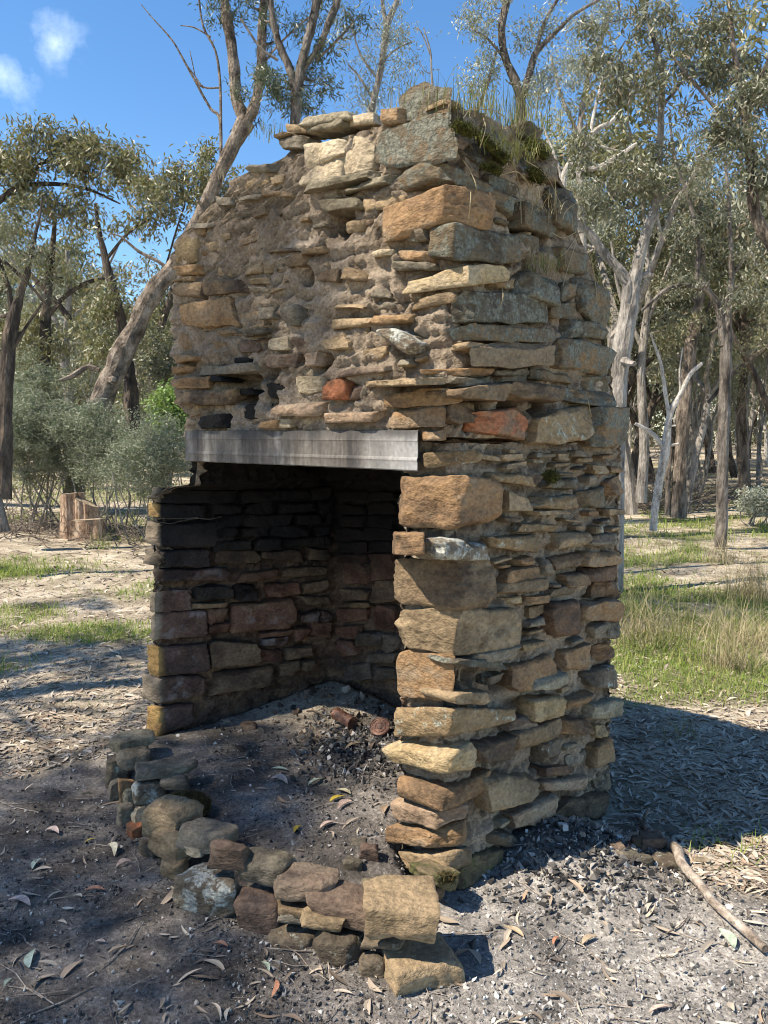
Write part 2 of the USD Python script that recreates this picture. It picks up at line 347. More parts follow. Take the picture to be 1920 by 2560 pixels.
def core(levels, plan, cell=0.0125, base=-0.02, cav_on=True, mud=None):
    """A wall body lofted over the plan polygons; returns vertices (levels, n, 3) and the polygon edge number of each column."""
    first = plan(levels[0]); k = len(first)
    cnt = [max(2, int(np.linalg.norm(first[(i + 1) % k] - first[i]) / cell)) for i in range(k)]
    edge = np.concatenate([[i] * c for i, c in enumerate(cnt)])
    tt = np.concatenate([np.arange(c) / c for c in cnt])
    V = np.zeros((len(levels), len(edge), 3)); N = np.zeros_like(V)
    for li, z in enumerate(levels):
        P = np.array(plan(z)); Q = np.roll(P, -1, 0)
        xy = P[edge] * (1 - tt[:, None]) + Q[edge] * tt[:, None]
        d = Q - P; d /= np.linalg.norm(d, axis=1, keepdims=True) + 1e-9
        nn = np.stack([d[:, 1], -d[:, 0]], 1)
        nv = nn[edge].copy()
        for i in range(k):
            j = np.searchsorted(edge, i)
            nv[j] = unit(nn[i] + nn[i - 1])
        V[li, :, :2] = xy; V[li, :, 2] = z; N[li, :, :2] = nv
    p = V.reshape(-1, 3)
    a = fbm(p * 7.0, 5, 3) - 0.5
    b = np.abs(fbm(p * np.array([14, 14, 22.0]), 3, 9) - 0.5)
    lay = fbm(p * np.array([5, 5, 40.0]), 2, 21) - 0.5
    bil = np.abs(fbm(p * 23.0, 3, 15) - .5)
    crk = np.abs(fbm(p * np.array([6.5, 6.5, 8.0]) + 31, 3, 27) - .5)
    fine = fbm(p * 48.0, 3, 19) - .5
    disp = base + a * 0.06 + (0.06 - b) * 0.05 + lay * 0.035 + (.1 - bil) * .05 + fine * .022 - .028 * np.exp(-(crk / .012) ** 2)
    if mud is not None:
        disp = disp + mud(p)
    if cav_on:
        dd = np.linalg.norm((p[:, None] - CAVP[None]) * np.array([1, 1, 1.15]), axis=2)
        disp = disp - (np.exp(-(dd / CAVR) ** 4) * CAVD).max(1)
    V = V + N * disp.reshape(V.shape[0], -1, 1)
    V[..., 2] += (fbm(p * 9.0 + 50, 3, 5) - 0.5).reshape(V.shape[:2]) * 0.03
    return V, edge


def strip(V, cols):
    """Quads of the lofted wall for the columns given."""
    L, n = V.shape[:2]
    cols = np.asarray(cols)
    i, j = np.meshgrid(np.arange(L - 1), cols, indexing='ij')
    j2 = (j + 1) % n
    q = np.stack([i * n + j, i * n + j2, (i + 1) * n + j2, (i + 1) * n + j], -1).reshape(-1, 4)
    v = V.reshape(-1, 3)
    u, inv = np.unique(q, return_inverse=True)
    q = inv.reshape(-1, 4)
    return v[u], np.vstack([q[:, [0, 1, 2]], q[:, [0, 2, 3]]])


def cap(loop, z, up=True):
    c = loop.mean(0); n = len(loop)
    rings = 10
    vs, fs = [], []
    for r in range(rings):
        f = 1 - r / rings
        q = c + (loop - c) * f
        q[:, 2] = loop[:, 2] * f + (1 - f) * z
        if r:
            q[:, 2] += (fbm(q * 6.0, 4, 8) - 0.5) * 0.16
        vs.append(q)
    vs.append(np.array([[c[0], c[1], z]]))
    for r in range(rings - 1):
        a = r * n + np.arange(n); b = r * n + (np.arange(n) + 1) % n
        fs += [np.stack([a, b, b + n], 1), np.stack([a, b + n, a + n], 1)]
    a = (rings - 1) * n + np.arange(n); b = (rings - 1) * n + (np.arange(n) + 1) % n
    fs.append(np.stack([a, b, np.full(n, rings * n)], 1))
    f = np.vstack(fs)
    return np.vstack(vs), f if up else f[:, ::-1]


def join(parts):
    vs, fs, o = [], [], 0
    for v, f in parts:
        vs.append(v); fs.append(f + o); o += len(v)
    return np.vstack(vs), np.vstack(fs)


chimney = thing('stone_chimney', 'ruined stone and mud chimney with an open fireplace, standing alone in a bush clearing', 'chimney')
plan_low = lambda z: [A + tR * .05, C0 if z < 0.9 else Cpos(z), D0, Epos(z), Lin if z < 1.35 else Epos(z) - tF * .10, IB, IBr, Pin, A + tF * .05]
lev = np.arange(-0.2, 1.6, 0.0125)
Vl, el = core(lev, plan_low, base=-0.03)
Dpos = lambda z: D0 * np.interp(z, [1.6, 2.2], [1, 0]) + (Epos(z) + (C0 - A) * np.interp(z, [1.5, 2.2, 3.0], [0.95, 0.72, 0.45])) * np.interp(z, [1.6, 2.2], [0, 1])
plan_up = lambda z: [A + tR * .05, Cpos(z), Dpos(z), Epos(z), A + tF * .05]


def mud_up(p):
    # the mud render is nearly flush with the stones over the middle of the front
    t = (p[:, :2] - A) @ tF
    onF = np.abs((p[:, :2] - A) @ nF) < 0.06
    return np.where(onF & (t > 0.25), 0.024, 0.0)


top_z = float(hit(900 * S_D, 242 * S_D, A3, F3)[2])
lev2 = np.arange(1.607, top_z, 0.0125)
Vu, eu = core(lev2, plan_up, base=-0.02, mud=mud_up)
outer = strip(Vl, np.where(np.isin(el, [0, 1, 2, 3, 7, 8]))[0])
inner = strip(Vl, np.where(np.isin(el, [4, 5, 6]))[0])
up = strip(Vu, np.arange(Vu.shape[1]))
obj('mud_mortar', join([outer, up, cap(Vu[-1].copy(), top_z + 0.04), cap(Vu[0].copy(), 1.607, False)]), MUD, chimney, smooth=True)
obj('firebox_lining', inner, LINING, chimney, smooth=True)


# ------------------------------------------------------------------ stones
_boxes = {}


def unit_box(nx, ny, nz):
    key = (nx, ny, nz)
    if key in _boxes:
        return _boxes[key]
    idx, verts, quads = {}, [], []
    n = (nx, ny, nz)

    def vid(i, j, k):
        t = (i, j, k)
        if t not in idx:
            idx[t] = len(verts); verts.append([2 * i / nx - 1, 2 * j / ny - 1, 2 * k / nz - 1])
        return idx[t]
    for ax in range(3):
        a, b = (ax + 1) % 3, (ax + 2) % 3
        for side in (0, n[ax]):
            for i in range(n[a]):
                for j in range(n[b]):
                    q = []
                    for (di, dj) in ((0, 0), (1, 0), (1, 1), (0, 1)):
                        t = [0, 0, 0]; t[ax] = side; t[a] = i + di; t[b] = j + dj
                        q.append(vid(*t))
                    quads.append(q if side else q[::-1])
    q = np.array(quads)
    _boxes[key] = (np.array(verts, float), np.vstack([q[:, [0, 1, 2]], q[:, [0, 2, 3]]]))
    return _boxes[key]


def stone(P, cell=0.0135, r=0.022, chips=18, chip=(0.72, 0.97), rough=0.008, layered=0.0, seed=0, nmax=30):
    """A rough stone filling the eight corners P[s][t][w] (left/right, bottom/top, front/back)."""
    g = np.random.default_rng(seed)
    P = np.asarray(P, float)
    hs = 0.5 * np.array([np.linalg.norm(P[1].mean((0, 1)) - P[0].mean((0, 1))), np.linalg.norm(P[:, 1].mean((0, 1)) - P[:, 0].mean((0, 1))), np.linalg.norm(P[:, :, 1].mean((0, 1)) - P[:, :, 0].mean((0, 1)))])
    hs = np.maximum(hs, 0.006)
    n = np.clip(np.ceil(2 * hs / cell).astype(int), 3, nmax)
    v, f = unit_box(*map(int, n))
    p = v * hs
    rr = np.minimum(r, hs * 0.75)
    inn = np.clip(p, -(hs - rr), hs - rr)
    d = (p - inn) / rr
    ln = np.linalg.norm(d, axis=1, keepdims=True)
    p = np.where(ln > 1e-9, inn + d / np.maximum(ln, 1e-9) * rr * np.minimum(1, ln), p)
    for _ in range(chips):
        nn = g.normal(size=3) * np.array([1, 0.9, 1.0])
        nn[g.integers(3)] *= 0.35
        m = nn / np.linalg.norm(nn)
        sup = np.abs(m) @ hs
        dist = sup * g.uniform(*chip)
        e = p @ m - dist
        p = p - np.maximum(e, 0)[:, None] * m
    q = p / hs
    s, t, w = [(q[:, i:i + 1] + 1) / 2 for i in range(3)]
    X = 0
    for i in (0, 1):
        for j in (0, 1):
            for k in (0, 1):
                X = X + (s if i else 1 - s) * (t if j else 1 - t) * (w if k else 1 - w) * P[i][j][k]
    o = g.uniform(0, 100, 3)
    c = X.mean(0)
    nrm = (X - c) / (np.linalg.norm(X - c, axis=1, keepdims=True) + 1e-9)
    amp = (fbm((X + o) * 16.0, 4, seed) - 0.5) * rough * 3.2 + (fbm((X + o) * 5.0, 2, seed + 1) - 0.5) * rough * 3.0 + (fbm((X + o) * 45.0, 2, seed + 3) - .5) * rough * 1.1
    if layered:
        amp = amp + (noise(np.c_[(X[:, :2] + o[:2]) * 4.0, X[:, 2] * 75.0 + o[2]], seed) - 0.5) * layered
    X = X + nrm * amp[:, None]
    X[:, 2] += (fbm((X + o) * 8.0, 2, seed + 5) - 0.5) * rough * 1.5
    if np.linalg.det(np.stack([P[1].mean((0, 1)) - P[0].mean((0, 1)), P[:, 1].mean((0, 1)) - P[:, 0].mean((0, 1)), P[:, :, 1].mean((0, 1)) - P[:, :, 0].mean((0, 1))])) < 0:
        f = f[:, ::-1]
    return X, f


covF, covR, covI = [], [], []        # covered rectangles (t0, t1, z0, z1)
nstone = [0]
seedc = [100]
SURF = {'F': (A3, F3, tF), 'R': (A3, R3, tR), 'I': (L3, I3, tI), 'B': (IB3, B3, -tF)}
COV = {'F': [], 'R': [], 'I': [], 'B': []}
ORG = {'F': A, 'R': A, 'I': Lin, 'B': IB}


def cover(pl, pts):
    t = [float(np.dot(p[:2] - ORG[pl], SURF[pl][2])) for p in pts]; z = [float(p[2]) for p in pts]
    COV[pl].append((min(t), max(t), min(z), max(z)))


def one_tone(m, n, seed):
    t = float(np.random.default_rng(seed).random())
    UsdGeom.PrimvarsAPI(m).CreatePrimvar('piece', Sdf.ValueTypeNames.FloatArray, 'vertex').Set(Vt.FloatArray.FromNumpy(np.full(n, t, np.float32)))


def add_stone(P, mat, parent=chimney, name='stone', **kw):
    seedc[0] += 1
    m = stone(P, seed=seedc[0], **kw)
    nstone[0] += 1
    pr_ = obj(name, m, ST[mat], parent, smooth=38)
    one_tone(pr_, len(pr_.GetAttribute('points').Get()), seedc[0])
    return pr_


def wall_stone(pl, xf, xl, tl, bl, xr, tr_, br, mat, prot=0.02, depth=0.14, **kw):
    P0, n, td = SURF[pl]
    g = 2.5
    q = [hit(*xf(xl - g, bl + g), P0, n, prot), hit(*xf(xl - g, tl - g), P0, n, prot), hit(*xf(xr + g, br + g), P0, n, prot), hit(*xf(xr + g, tr_ - g), P0, n, prot)]
    cover(pl, q)
    back = -n * depth
    h = min(np.linalg.norm(q[1] - q[0]), np.linalg.norm(q[3] - q[2]))
    kw.setdefault('r', float(np.clip(h * 0.15, 0.004, 0.018)))
    kw.setdefault('layered', 0.014 if h < 0.07 else 0.010)
    jg = np.random.default_rng(seedc[0] + 5000)
    wd = np.linalg.norm(q[2] - q[0])
    q = [p + np.r_[td * jg.normal(0, min(.035 * wd + .003, .012)), jg.normal(0, min(.11 * h, .012))] + n * jg.normal(0, min(.15 * h, .012)) for p in q]
    P = [[[q[0], q[0] + back], [q[1], q[1] + back]], [[q[2], q[2] + back], [q[3], q[3] + back]]]
    return add_stone(P, mat, **kw)


def quoin(xf, L, Cn, Rr, mat, prot=0.02, planes=('F', 'R'), **kw):
    """A corner stone seen on two faces: (x, y top, y bottom) at its left, corner and right edges."""
    (PF, nf, _), (PR, nr, _) = SURF[planes[0]], SURF[planes[1]]
    g = 3.0

    def both(e, P, n, sx):
        return hit(*xf(e[0] + sx * g, e[2] + g), P, n, prot), hit(*xf(e[0] + sx * g, e[1] - g), P, n, prot)
    l0, l1 = both(L, PF, nf, -1)
    r0, r1 = both(Rr, PR, nr, 1)
    cf, cr = both(Cn, PF, nf, 0), both(Cn, PR, nr, 0)
    c0, c1 = (cf if np.linalg.norm(cf[0] - EYE) < np.linalg.norm(cr[0] - EYE) else cr)
    # the visible corner is on whichever face it meets first, but never in front of the nominal corner by more than the proud of the stone
    far = max((cf, cr), key=lambda q: np.linalg.norm(q[0] - EYE))
    c0, c1 = far if np.linalg.norm(far[0] - (c0)) < 0.25 else (c0, c1)
    cover(planes[0], [l0, l1, c0, c1]); cover(planes[1], [r0, r1, c0, c1])
    i0, i1 = l0 + r0 - c0, l1 + r1 - c1
    P = [[[l0, i0], [l1, i1]], [[c0, r0], [c1, r1]]]
    h = np.linalg.norm(c1 - c0)
    kw.setdefault('r', float(np.clip(h * 0.09, 0.005, 0.014)))
    kw.setdefault('chip', (.80, .98))
    kw.setdefault('layered', 0.014 if h < 0.07 else 0.010)
    return add_stone(P, mat, **kw)


# ---- front face above the lintel
for s in [
    (1030, 280, 328, 1350, 225, 280, 'gg', .03), (1080, 305, 345, 1310, 282, 320, 'gg', .03), (905, 372, 392, 1010, 350, 365, 'tn', .02), (960, 305, 370, 1075, 300, 350, 'tn', .0),
    (1310, 255, 330, 1490, 240, 300, 'pl', .015), (1540, 225, 290, 1645, 200, 275, 'or', .04),
    (1060, 440, 600, 1310, 365, 480, 'cr', .04), (1050, 560, 680, 1300, 480, 640, 'pl', .035), (1300, 430, 640, 1490, 400, 560, 'pl', .03), (930, 400, 450, 1060, 370, 440, 'gy', .02),
    (1060, 672, 712, 1540, 560, 592, 'gg', .055), (1290, 680, 712, 1590, 600, 650, 'gg', .045), (1180, 765, 830, 1430, 710, 790, 'gg', .05),
    (1395, 730, 850, 1640, 690, 790, 'tn', .02), (1345, 865, 950, 1455, 850, 935, 'tn', .01), (1210, 700, 760, 1300, 680, 740, 'pl', .02),
    (740, 560, 590, 880, 545, 575, 'gy', .04), (745, 610, 685, 870, 592, 690, 'tn', .0), (900, 610, 670, 965, 605, 660, 'tn', .01),
    (830, 700, 727, 930, 695, 720, 'or', .03), (930, 692, 727, 1010, 700, 742, 'br', .02), (545, 752, 785, 640, 747, 780, 'gy', .03), (660, 735, 755, 830, 728, 745, 'gy', .02),
    (400, 898, 918, 505, 890, 908, 'gy', .05), (430, 925, 965, 500, 920, 960, 'or', .03),
    (325, 975, 1120, 440, 960, 1115, 'yl', .03), (440, 1050, 1095, 495, 1055, 1100, 'or', .02), (297, 1140, 1212, 480, 1130, 1185, 'or', .035), (300, 1215, 1245, 440, 1200, 1230, 'tn', .02),
    (292, 1252, 1345, 475, 1238, 1340, 'br', .035), (325, 1358, 1495, 690, 1332, 1508, 'or', .03),
    (480, 1240, 1312, 730, 1216, 1305, 'br', .025), (730, 1222, 1250, 890, 1212, 1243, 'br', .035), (752, 1272, 1300, 860, 1268, 1298, 'gy', .03), (865, 1290, 1312, 945, 1273, 1287, 'tn', .03),
    (690, 1150, 1200, 818, 1120, 1190, 'tn', .02), (822, 1115, 1190, 895, 1110, 1183, 'br', .02), (598, 1115, 1200, 660, 1110, 1195, 'tn', .005),
    (830, 1050, 1075, 1040, 1040, 1062, 'br', .025), (1045, 1050, 1076, 1200, 1035, 1056, 'br', .05), (985, 1110, 1160, 1100, 1075, 1140, 'br', .025),
    (1132, 1180, 1250, 1300, 1130, 1235, 'br', .03), (1300, 1130, 1235, 1445, 1165, 1240, 'br', .03), (1250, 1372, 1402, 1420, 1360, 1392, 'tn', .035),
    (810, 1412, 1460, 910, 1392, 1452, 'gy', .04), (665, 1432, 1465, 785, 1422, 1460, 'or', .03), (560, 1530, 1560, 700, 1515, 1545, 'br', .02),
    (1242, 1470, 1512, 1480, 1452, 1500, 'tn', .03), (700, 1540, 1570, 870, 1530, 1550, 'gy', .04), (780, 1575, 1592, 870, 1560, 1575, 'tn', .03),
    (885, 1575, 1640, 975, 1555, 1650, 'pl', .035), (1005, 1570, 1665, 1100, 1560, 1672, 'pb', .03), (1200, 1582, 1640, 1350, 1552, 1622, 'tn', .03),
    (1085, 1640, 1740, 1160, 1620, 1730, 'pk', .02), (1245, 1670, 1765, 1375, 1650, 1760, 'pk', .0), (1405, 1660, 1712, 1560, 1622, 1700, 'tn', .025), (1360, 1500, 1600, 1480, 1490, 1590, 'tn', .0),
    (290, 1682, 1720, 425, 1676, 1708, 'or', .05), (415, 1737, 1790, 770, 1727, 1800, 'gy', .04), (290, 1750, 1788, 405, 1742, 1785, 'ob', .03), (275, 1812, 1862, 540, 1800, 1865, 'or', .05),
    (300, 1890, 1950, 660, 1880, 1972, 'br', .05), (390, 1988, 2040, 460, 1978, 2030, 'tn', .02), (440, 2045, 2112, 600, 2015, 2115, 'st', .05), (460, 1805, 1835, 600, 1795, 1825, 'st', .04),
    (680, 1702, 1730, 790, 1695, 1730, 'st', .02), (830, 1692, 1752, 1060, 1680, 1755, 'pb', .03), (670, 1882, 1915, 770, 1872, 1918, 'st', .0), (870, 1862, 1925, 1000, 1850, 1930, 'sb', .0),
    (720, 1960, 2040, 850, 1955, 2050, 'st', .0), (1045, 1832, 1905, 1180, 1802, 1885, 'cr', .03), (1000, 1760, 1830, 1140, 1750, 1810, 'pl', .0), (1170, 1850, 1960, 1335, 1792, 1955, 'rd', .035), (1340, 1850, 1960, 1440, 1820, 1930, 'pp', .02),
    (1250, 1775, 1812, 1590, 1732, 1780, 'pb', .04), (862, 1970, 2025, 1150, 1952, 2035, 'pk', .055), (1160, 2032, 2085, 1550, 2012, 2072, 'pk', .06), (800, 2070, 2112, 930, 2060, 2107, 'or', .045),
    (930, 2060, 2112, 1005, 2065, 2112, 'pl', .03), (1060, 2050, 2112, 1150, 2040, 2110, 'pl', .01), (510, 1100, 1180, 590, 1090, 1170, 'tn', .0), (495, 1000, 1060, 580, 990, 1060, 'tn', .0),
    (340, 1530, 1640, 400, 1525, 1640, 'ob', .02), (410, 1540, 1600, 540, 1530, 1590, 'pb', .015), (700, 1600, 1660, 830, 1590, 1650, 'pb', .01), (560, 1600, 1660, 680, 1600, 1655, 'br', .01), (1490, 1290, 1350, 1600, 1280, 1350, 'gy', .02),
]:
    wall_stone('F', C1, *s[:7], prot=s[7])
# round pebble set in the mud
wall_stone('F', C1, 922, 1395, 1490, 1045, 1385, 1508, 'gy', prot=.05, r=0.035, chips=2, rough=0.003, depth=0.1)
# ---- corner stones, upper half
for L, Cn, Rr, m, pr in [
    ((205, 130, 262), (350, 52, 270), (515, 95, 262), 'li', .0), ((78, 330, 500), (440, 205, 470), (545, 270, 490), 'li', .03), ((178, 515, 640), (440, 478, 575), (860, 695, 780), 'lb', .03),
    ((95, 735, 928), (482, 605, 800), (740, 660, 850), 'ob', .035), ((360, 845, 1022), (520, 805, 1022), (880, 890, 1045), 'lb', .02), ((208, 1150, 1208), (590, 1035, 1160), (810, 1065, 1130), 'yl', .035),
    ((455, 1235, 1365), (585, 1165, 1350), (1050, 1205, 1355), 'li', .02), ((462, 1405, 1458), (640, 1368, 1452), (1070, 1392, 1468), 'lb', .035), ((565, 1500, 1590), (705, 1468, 1585), (1085, 1482, 1590), 'br', .025),
    ((295, 1620, 1640), (600, 1602, 1650), (740, 1612, 1645), 'ob', .03), ((0, 1678, 1706), (300, 1665, 1695), (520, 1668, 1690), 'tn', .02), ((102, 1750, 1816), (450, 1705, 1812), (575, 1740, 1785), 'or', .035),
    ((140, 1845, 1930), (470, 1805, 1925), (500, 1815, 1920), 'ob', .02), ((345, 2065, 2150), (640, 2045, 2122), (668, 2050, 2110), 'lt', .03), ((330, 1942, 2000), (430, 1935, 1995), (470, 1940, 1990), 'ob', .01)]:
    quoin(C2, L, Cn, Rr, m, prot=pr)
for s in [(20, 1320, 1365, 250, 1312, 1350, 'or', .03), (0, 740, 830, 90, 690, 780, 'pk', .01), (215, 960, 1010, 370, 965, 1012, 'ob', .02), (165, 1030, 1075, 390, 1022, 1060, 'gy', .03), (40, 970, 1000, 160, 955, 985, 'pl', .03),
          (230, 870, 920, 350, 850, 900, 'gb', .02), (80, 1245, 1285, 170, 1240, 1280, 'gy', .02), (270, 1230, 1285, 480, 1190, 1250, 'br', .0), (470, 1480, 1510, 580, 1465, 1500, 'tn', .0), (260, 1660, 1700, 520, 1650, 1690, 'gy', .01)]:
    wall_stone('F', C2, *s[:7], prot=s[7])
# the lichened diamond stone
P0, n0, _ = SURF['F']
q = [hit(*C2(*p), P0, n0, .06) for p in ((120, 1480), (50, 1405), (250, 1530), (190, 1378))]
q2 = [hit(*C2(*p), P0, n0, .06) for p in ((235, 1530), (55, 1400), (305, 1470), (180, 1378))]
bk = -n0 * 0.12
add_stone([[[q2[0], q2[0] + bk], [q2[1], q2[1] + bk]], [[q2[2], q2[2] + bk], [q2[3], q2[3] + bk]]], 'lw', chips=4)
# ---- right face, upper half
for s in [(660, 1832, 1945, 930, 1812, 2012, 'rd', .02), (930, 1840, 2000, 1270, 1832, 1985, 'lt', .03), (1300, 1845, 2010, 1480, 1845, 2040, 'li', .05), (1125, 1722, 1790, 1400, 1742, 1822, 'li', .02),
          (1215, 1645, 1705, 1400, 1662, 1752, 'lb', .01), (1080, 1455, 1605, 1392, 1470, 1645, 'li', .03), (1110, 1352, 1452, 1365, 1372, 1452, 'li', .01), (890, 1085, 1215, 1085, 1105, 1245, 'li', .035),
          (980, 1252, 1290, 1050, 1262, 1322, 'ob', .01), (1055, 1262, 1322, 1185, 1262, 1312, 'lb', .01), (1090, 1140, 1242, 1190, 1162, 1252, 'li', .0), (1200, 1085, 1310, 1350, 1200, 1440, 'li', .02),
          (870, 715, 830, 1110, 745, 900, 'lb', .02), (1060, 630, 830, 1210, 650, 900, 'lb', .03), (905, 455, 560, 1110, 485, 612, 'gb', .03), (550, 325, 440, 760, 425, 545, 'lb', .0), (690, 505, 600, 880, 625, 700, 'lb', .0),
          (860, 885, 980, 1000, 902, 990, 'lb', .0), (905, 265, 340, 1010, 300, 372, 'lb', .03), (1080, 955, 1060, 1275, 995, 1090, 'lb', .02), (720, 1105, 1180, 870, 1095, 1172, 'lt', .01), (920, 1602, 1660, 1200, 1645, 1692, 'lb', .0),
          (740, 1622, 1652, 920, 1605, 1640, 'gy', .01), (560, 1655, 1705, 735, 1650, 1690, 'gy', .01), (480, 1800, 1900, 660, 1790, 1880, 'br', -.01), (940, 340, 440, 1010, 380, 450, 'lb', .0)]:
    wall_stone('R', C2, *s[:7], prot=s[7], depth=0.2)
wall_stone('R', C2, 575, 1722, 1768, 850, 1682, 1780, 'br', prot=.075, depth=.22)
wall_stone('R', C2, 850, 1682, 1780, 1125, 1702, 1792, 'br', prot=.075, depth=.22)
# ---- pillar and lower right corner
for L, Cn, Rr, m, pr in [
    ((157, 178, 412), (480, 165, 440), (692, 195, 395), 'ob', .035), ((155, 435, 545), (290, 440, 548), (312, 445, 545), 'ob', .02), ((150, 572, 785), (475, 558, 812), (655, 582, 800), 'br', .04),
    ((162, 825, 1008), (455, 812, 1035), (790, 805, 1005), 'tn', .035), ((172, 1025, 1240), (405, 1045, 1268), (462, 1035, 1200), 'ob', .02), ((142, 1285, 1430), (440, 1292, 1425), (790, 1295, 1345), 'lt', .035),
    ((122, 1480, 1540), (430, 1520, 1612), (565, 1445, 1590), 'yl', .04), ((150, 1625, 1705), (395, 1700, 1792), (650, 1590, 1660), 'ob', .03), ((142, 1745, 1818), (365, 1802, 1872), (540, 1745, 1810), 'pk', .03),
    ((117, 1845, 1930), (330, 1900, 1962), (540, 1835, 1940), 'ob', .035), ((150, 1975, 2050), (400, 2000, 2092), (550, 1950, 2040), 'tn', .02)]:
    quoin(C4, L, Cn, Rr, m, prot=pr)
wall_stone('R', C4, 375, 492, 575, 672, 492, 575, 'lw', prot=.05, r=.03)
wall_stone('R', C4, 360, 2110, 2145, 480, 2085, 2175, 'mo', prot=.05); wall_stone('R', C4, 480, 2060, 2165, 700, 1985, 2080, 'mo', prot=.03)
for s in [(695, 245, 345, 850, 292, 340, 'tn', .01), (855, 282, 330, 1065, 272, 328, 'lt', .03), (830, 345, 362, 1040, 338, 352, 'tn', .03), (1065, 252, 330, 1200, 232, 312, 'lb', .01), (1210, 190, 268, 1300, 172, 245, 'ob', .04),
          (650, 165, 200, 900, 170, 225, 'lt', .02), (900, 180, 240, 1060, 190, 250, 'lb', .01), (765, 402, 440, 985, 408, 446, 'lt', .02), (640, 470, 510, 880, 455, 540, 'lt', .03), (960, 462, 530, 1112, 442, 505, 'tn', .02), (1115, 470, 512, 1230, 452, 500, 'gy', .02), (1100, 540, 612, 1282, 530, 590, 'or', .03),
          (940, 565, 630, 1090, 540, 608, 'br', .02), (1105, 632, 685, 1275, 600, 660, 'dk', .03), (780, 572, 612, 850, 562, 610, 'or', .02), (710, 632, 690, 875, 612, 660, 'or', .02), (680, 692, 752, 922, 665, 728, 'tn', .03), (705, 762, 790, 800, 748, 785, 'yl', .01),
          (810, 758, 790, 940, 745, 785, 'or', .025), (890, 585, 650, 940, 575, 650, 'gy', .0), (990, 660, 710, 1122, 640, 682, 'br', .02), (925, 722, 752, 1052, 705, 740, 'gb', .02), (1125, 692, 762, 1262, 680, 750, 'ob', .01), (1095, 800, 882, 1268, 762, 872, 'ob', .035),
          (920, 792, 950, 1062, 782, 930, 'dk', .02), (825, 812, 852, 910, 795, 840, 'br', .01), (815, 870, 900, 905, 855, 892, 'gy', .02), (590, 1022, 1060, 790, 992, 1045, 'gy', .05), (460, 1068, 1095, 720, 1060, 1110, 'li', .05),
          (720, 1092, 1240, 970, 1002, 1170, 'ob', .02), (985, 1022, 1100, 1150, 1002, 1110, 'ob', .02), (1150, 992, 1062, 1232, 962, 1040, 'dk', .0), (850, 1165, 1202, 1030, 1130, 1172, 'gg', .04), (460, 1232, 1262, 635, 1222, 1272, 'tn', .04),
          (850, 1262, 1362, 1010, 1246, 1335, 'yl', .05), (740, 1350, 1402, 850, 1312, 1390, 'pb', .02), (1010, 1262, 1290, 1130, 1225, 1255, 'ob', .02), (1130, 1285, 1335, 1280, 1242, 1312, 'gg', .02),
          (565, 1492, 1562, 760, 1430, 1540, 'br', .035), (760, 1425, 1530, 965, 1352, 1440, 'br', .035), (970, 1362, 1422, 1130, 1340, 1400, 'ob', .02), (890, 1452, 1532, 992, 1422, 1512, 'gb', .02), (1150, 1382, 1440, 1200, 1372, 1432, 'yl', .02),
          (1130, 1485, 1590, 1235, 1442, 1552, 'or', .02), (880, 1592, 1622, 1050, 1562, 1602, 'dk', .01), (1000, 1520, 1565, 1120, 1500, 1550, 'gy', .0), (600, 1635, 1792, 870, 1602, 1742, 'tn', .035), (880, 1652, 1702, 1130, 1612, 1682, 'pk', .02),
          (740, 1832, 1892, 970, 1702, 1800, 'pk', .03), (980, 1752, 1842, 1210, 1702, 1802, 'br', .02), (660, 1912, 1962, 780, 1890, 1962, 'gb', .03), (740, 1950, 2000, 822, 1922, 1990, 'br', .03), (1000, 1842, 1902, 1205, 1802, 1902, 'gb', .01),
          (1110, 560, 575, 1240, 548, 560, 'gy', .01), (1200, 880, 960, 1262, 870, 950, 'gy', .02), (1130, 900, 960, 1200, 885, 950, 'gy', .01), (1110, 1120, 1200, 1225, 1090, 1190, 'gb', .01), (1150, 1600, 1700, 1225, 1580, 1700, 'gb', .0)]:
    wall_stone('R', C4, *s[:7], prot=s[7], depth=0.16)
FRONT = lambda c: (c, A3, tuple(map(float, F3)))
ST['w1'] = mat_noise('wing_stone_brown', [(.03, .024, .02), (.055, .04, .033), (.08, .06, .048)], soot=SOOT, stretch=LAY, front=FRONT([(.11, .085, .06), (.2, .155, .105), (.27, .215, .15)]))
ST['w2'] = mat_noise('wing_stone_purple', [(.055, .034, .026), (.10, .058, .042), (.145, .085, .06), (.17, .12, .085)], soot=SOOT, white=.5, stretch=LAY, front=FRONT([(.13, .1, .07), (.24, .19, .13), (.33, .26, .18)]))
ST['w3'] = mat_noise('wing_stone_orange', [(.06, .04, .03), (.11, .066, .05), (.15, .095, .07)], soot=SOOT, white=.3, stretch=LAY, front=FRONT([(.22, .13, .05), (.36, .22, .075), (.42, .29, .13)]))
# ---- left wing: front ends and the inner face of the firebox
for L, Cn, Rr, m in [((185, 378, 455), (207, 378, 456), (525, 388, 458), 'w1'), ((132, 458, 528), (205, 466, 540), (482, 472, 540), 'w3'), ((137, 560, 660), (207, 575, 706), (640, 572, 700), 'w1'),
                     ((130, 705, 790), (232, 726, 815), (505, 718, 812), 'w1'), ((160, 822, 890), (220, 832, 890), (612, 822, 888), 'w2'), ((165, 960, 1058), (192, 952, 1062), (397, 942, 1055), 'w2'),
                     ((160, 1080, 1210), (192, 1076, 1220), (487, 1052, 1200), 'w2'), ((140, 1242, 1400), (202, 1252, 1420), (500, 1238, 1392), 'w3'), ((115, 1410, 1540), (217, 1432, 1572), (482, 1412, 1522), 'w2'), ((147, 1580, 1740), (217, 1592, 1752), (432, 1562, 1665), 'w3')]:
    quoin(C3, L, Cn, Rr, m, prot=.012, planes=('F', 'I'), chips=7)
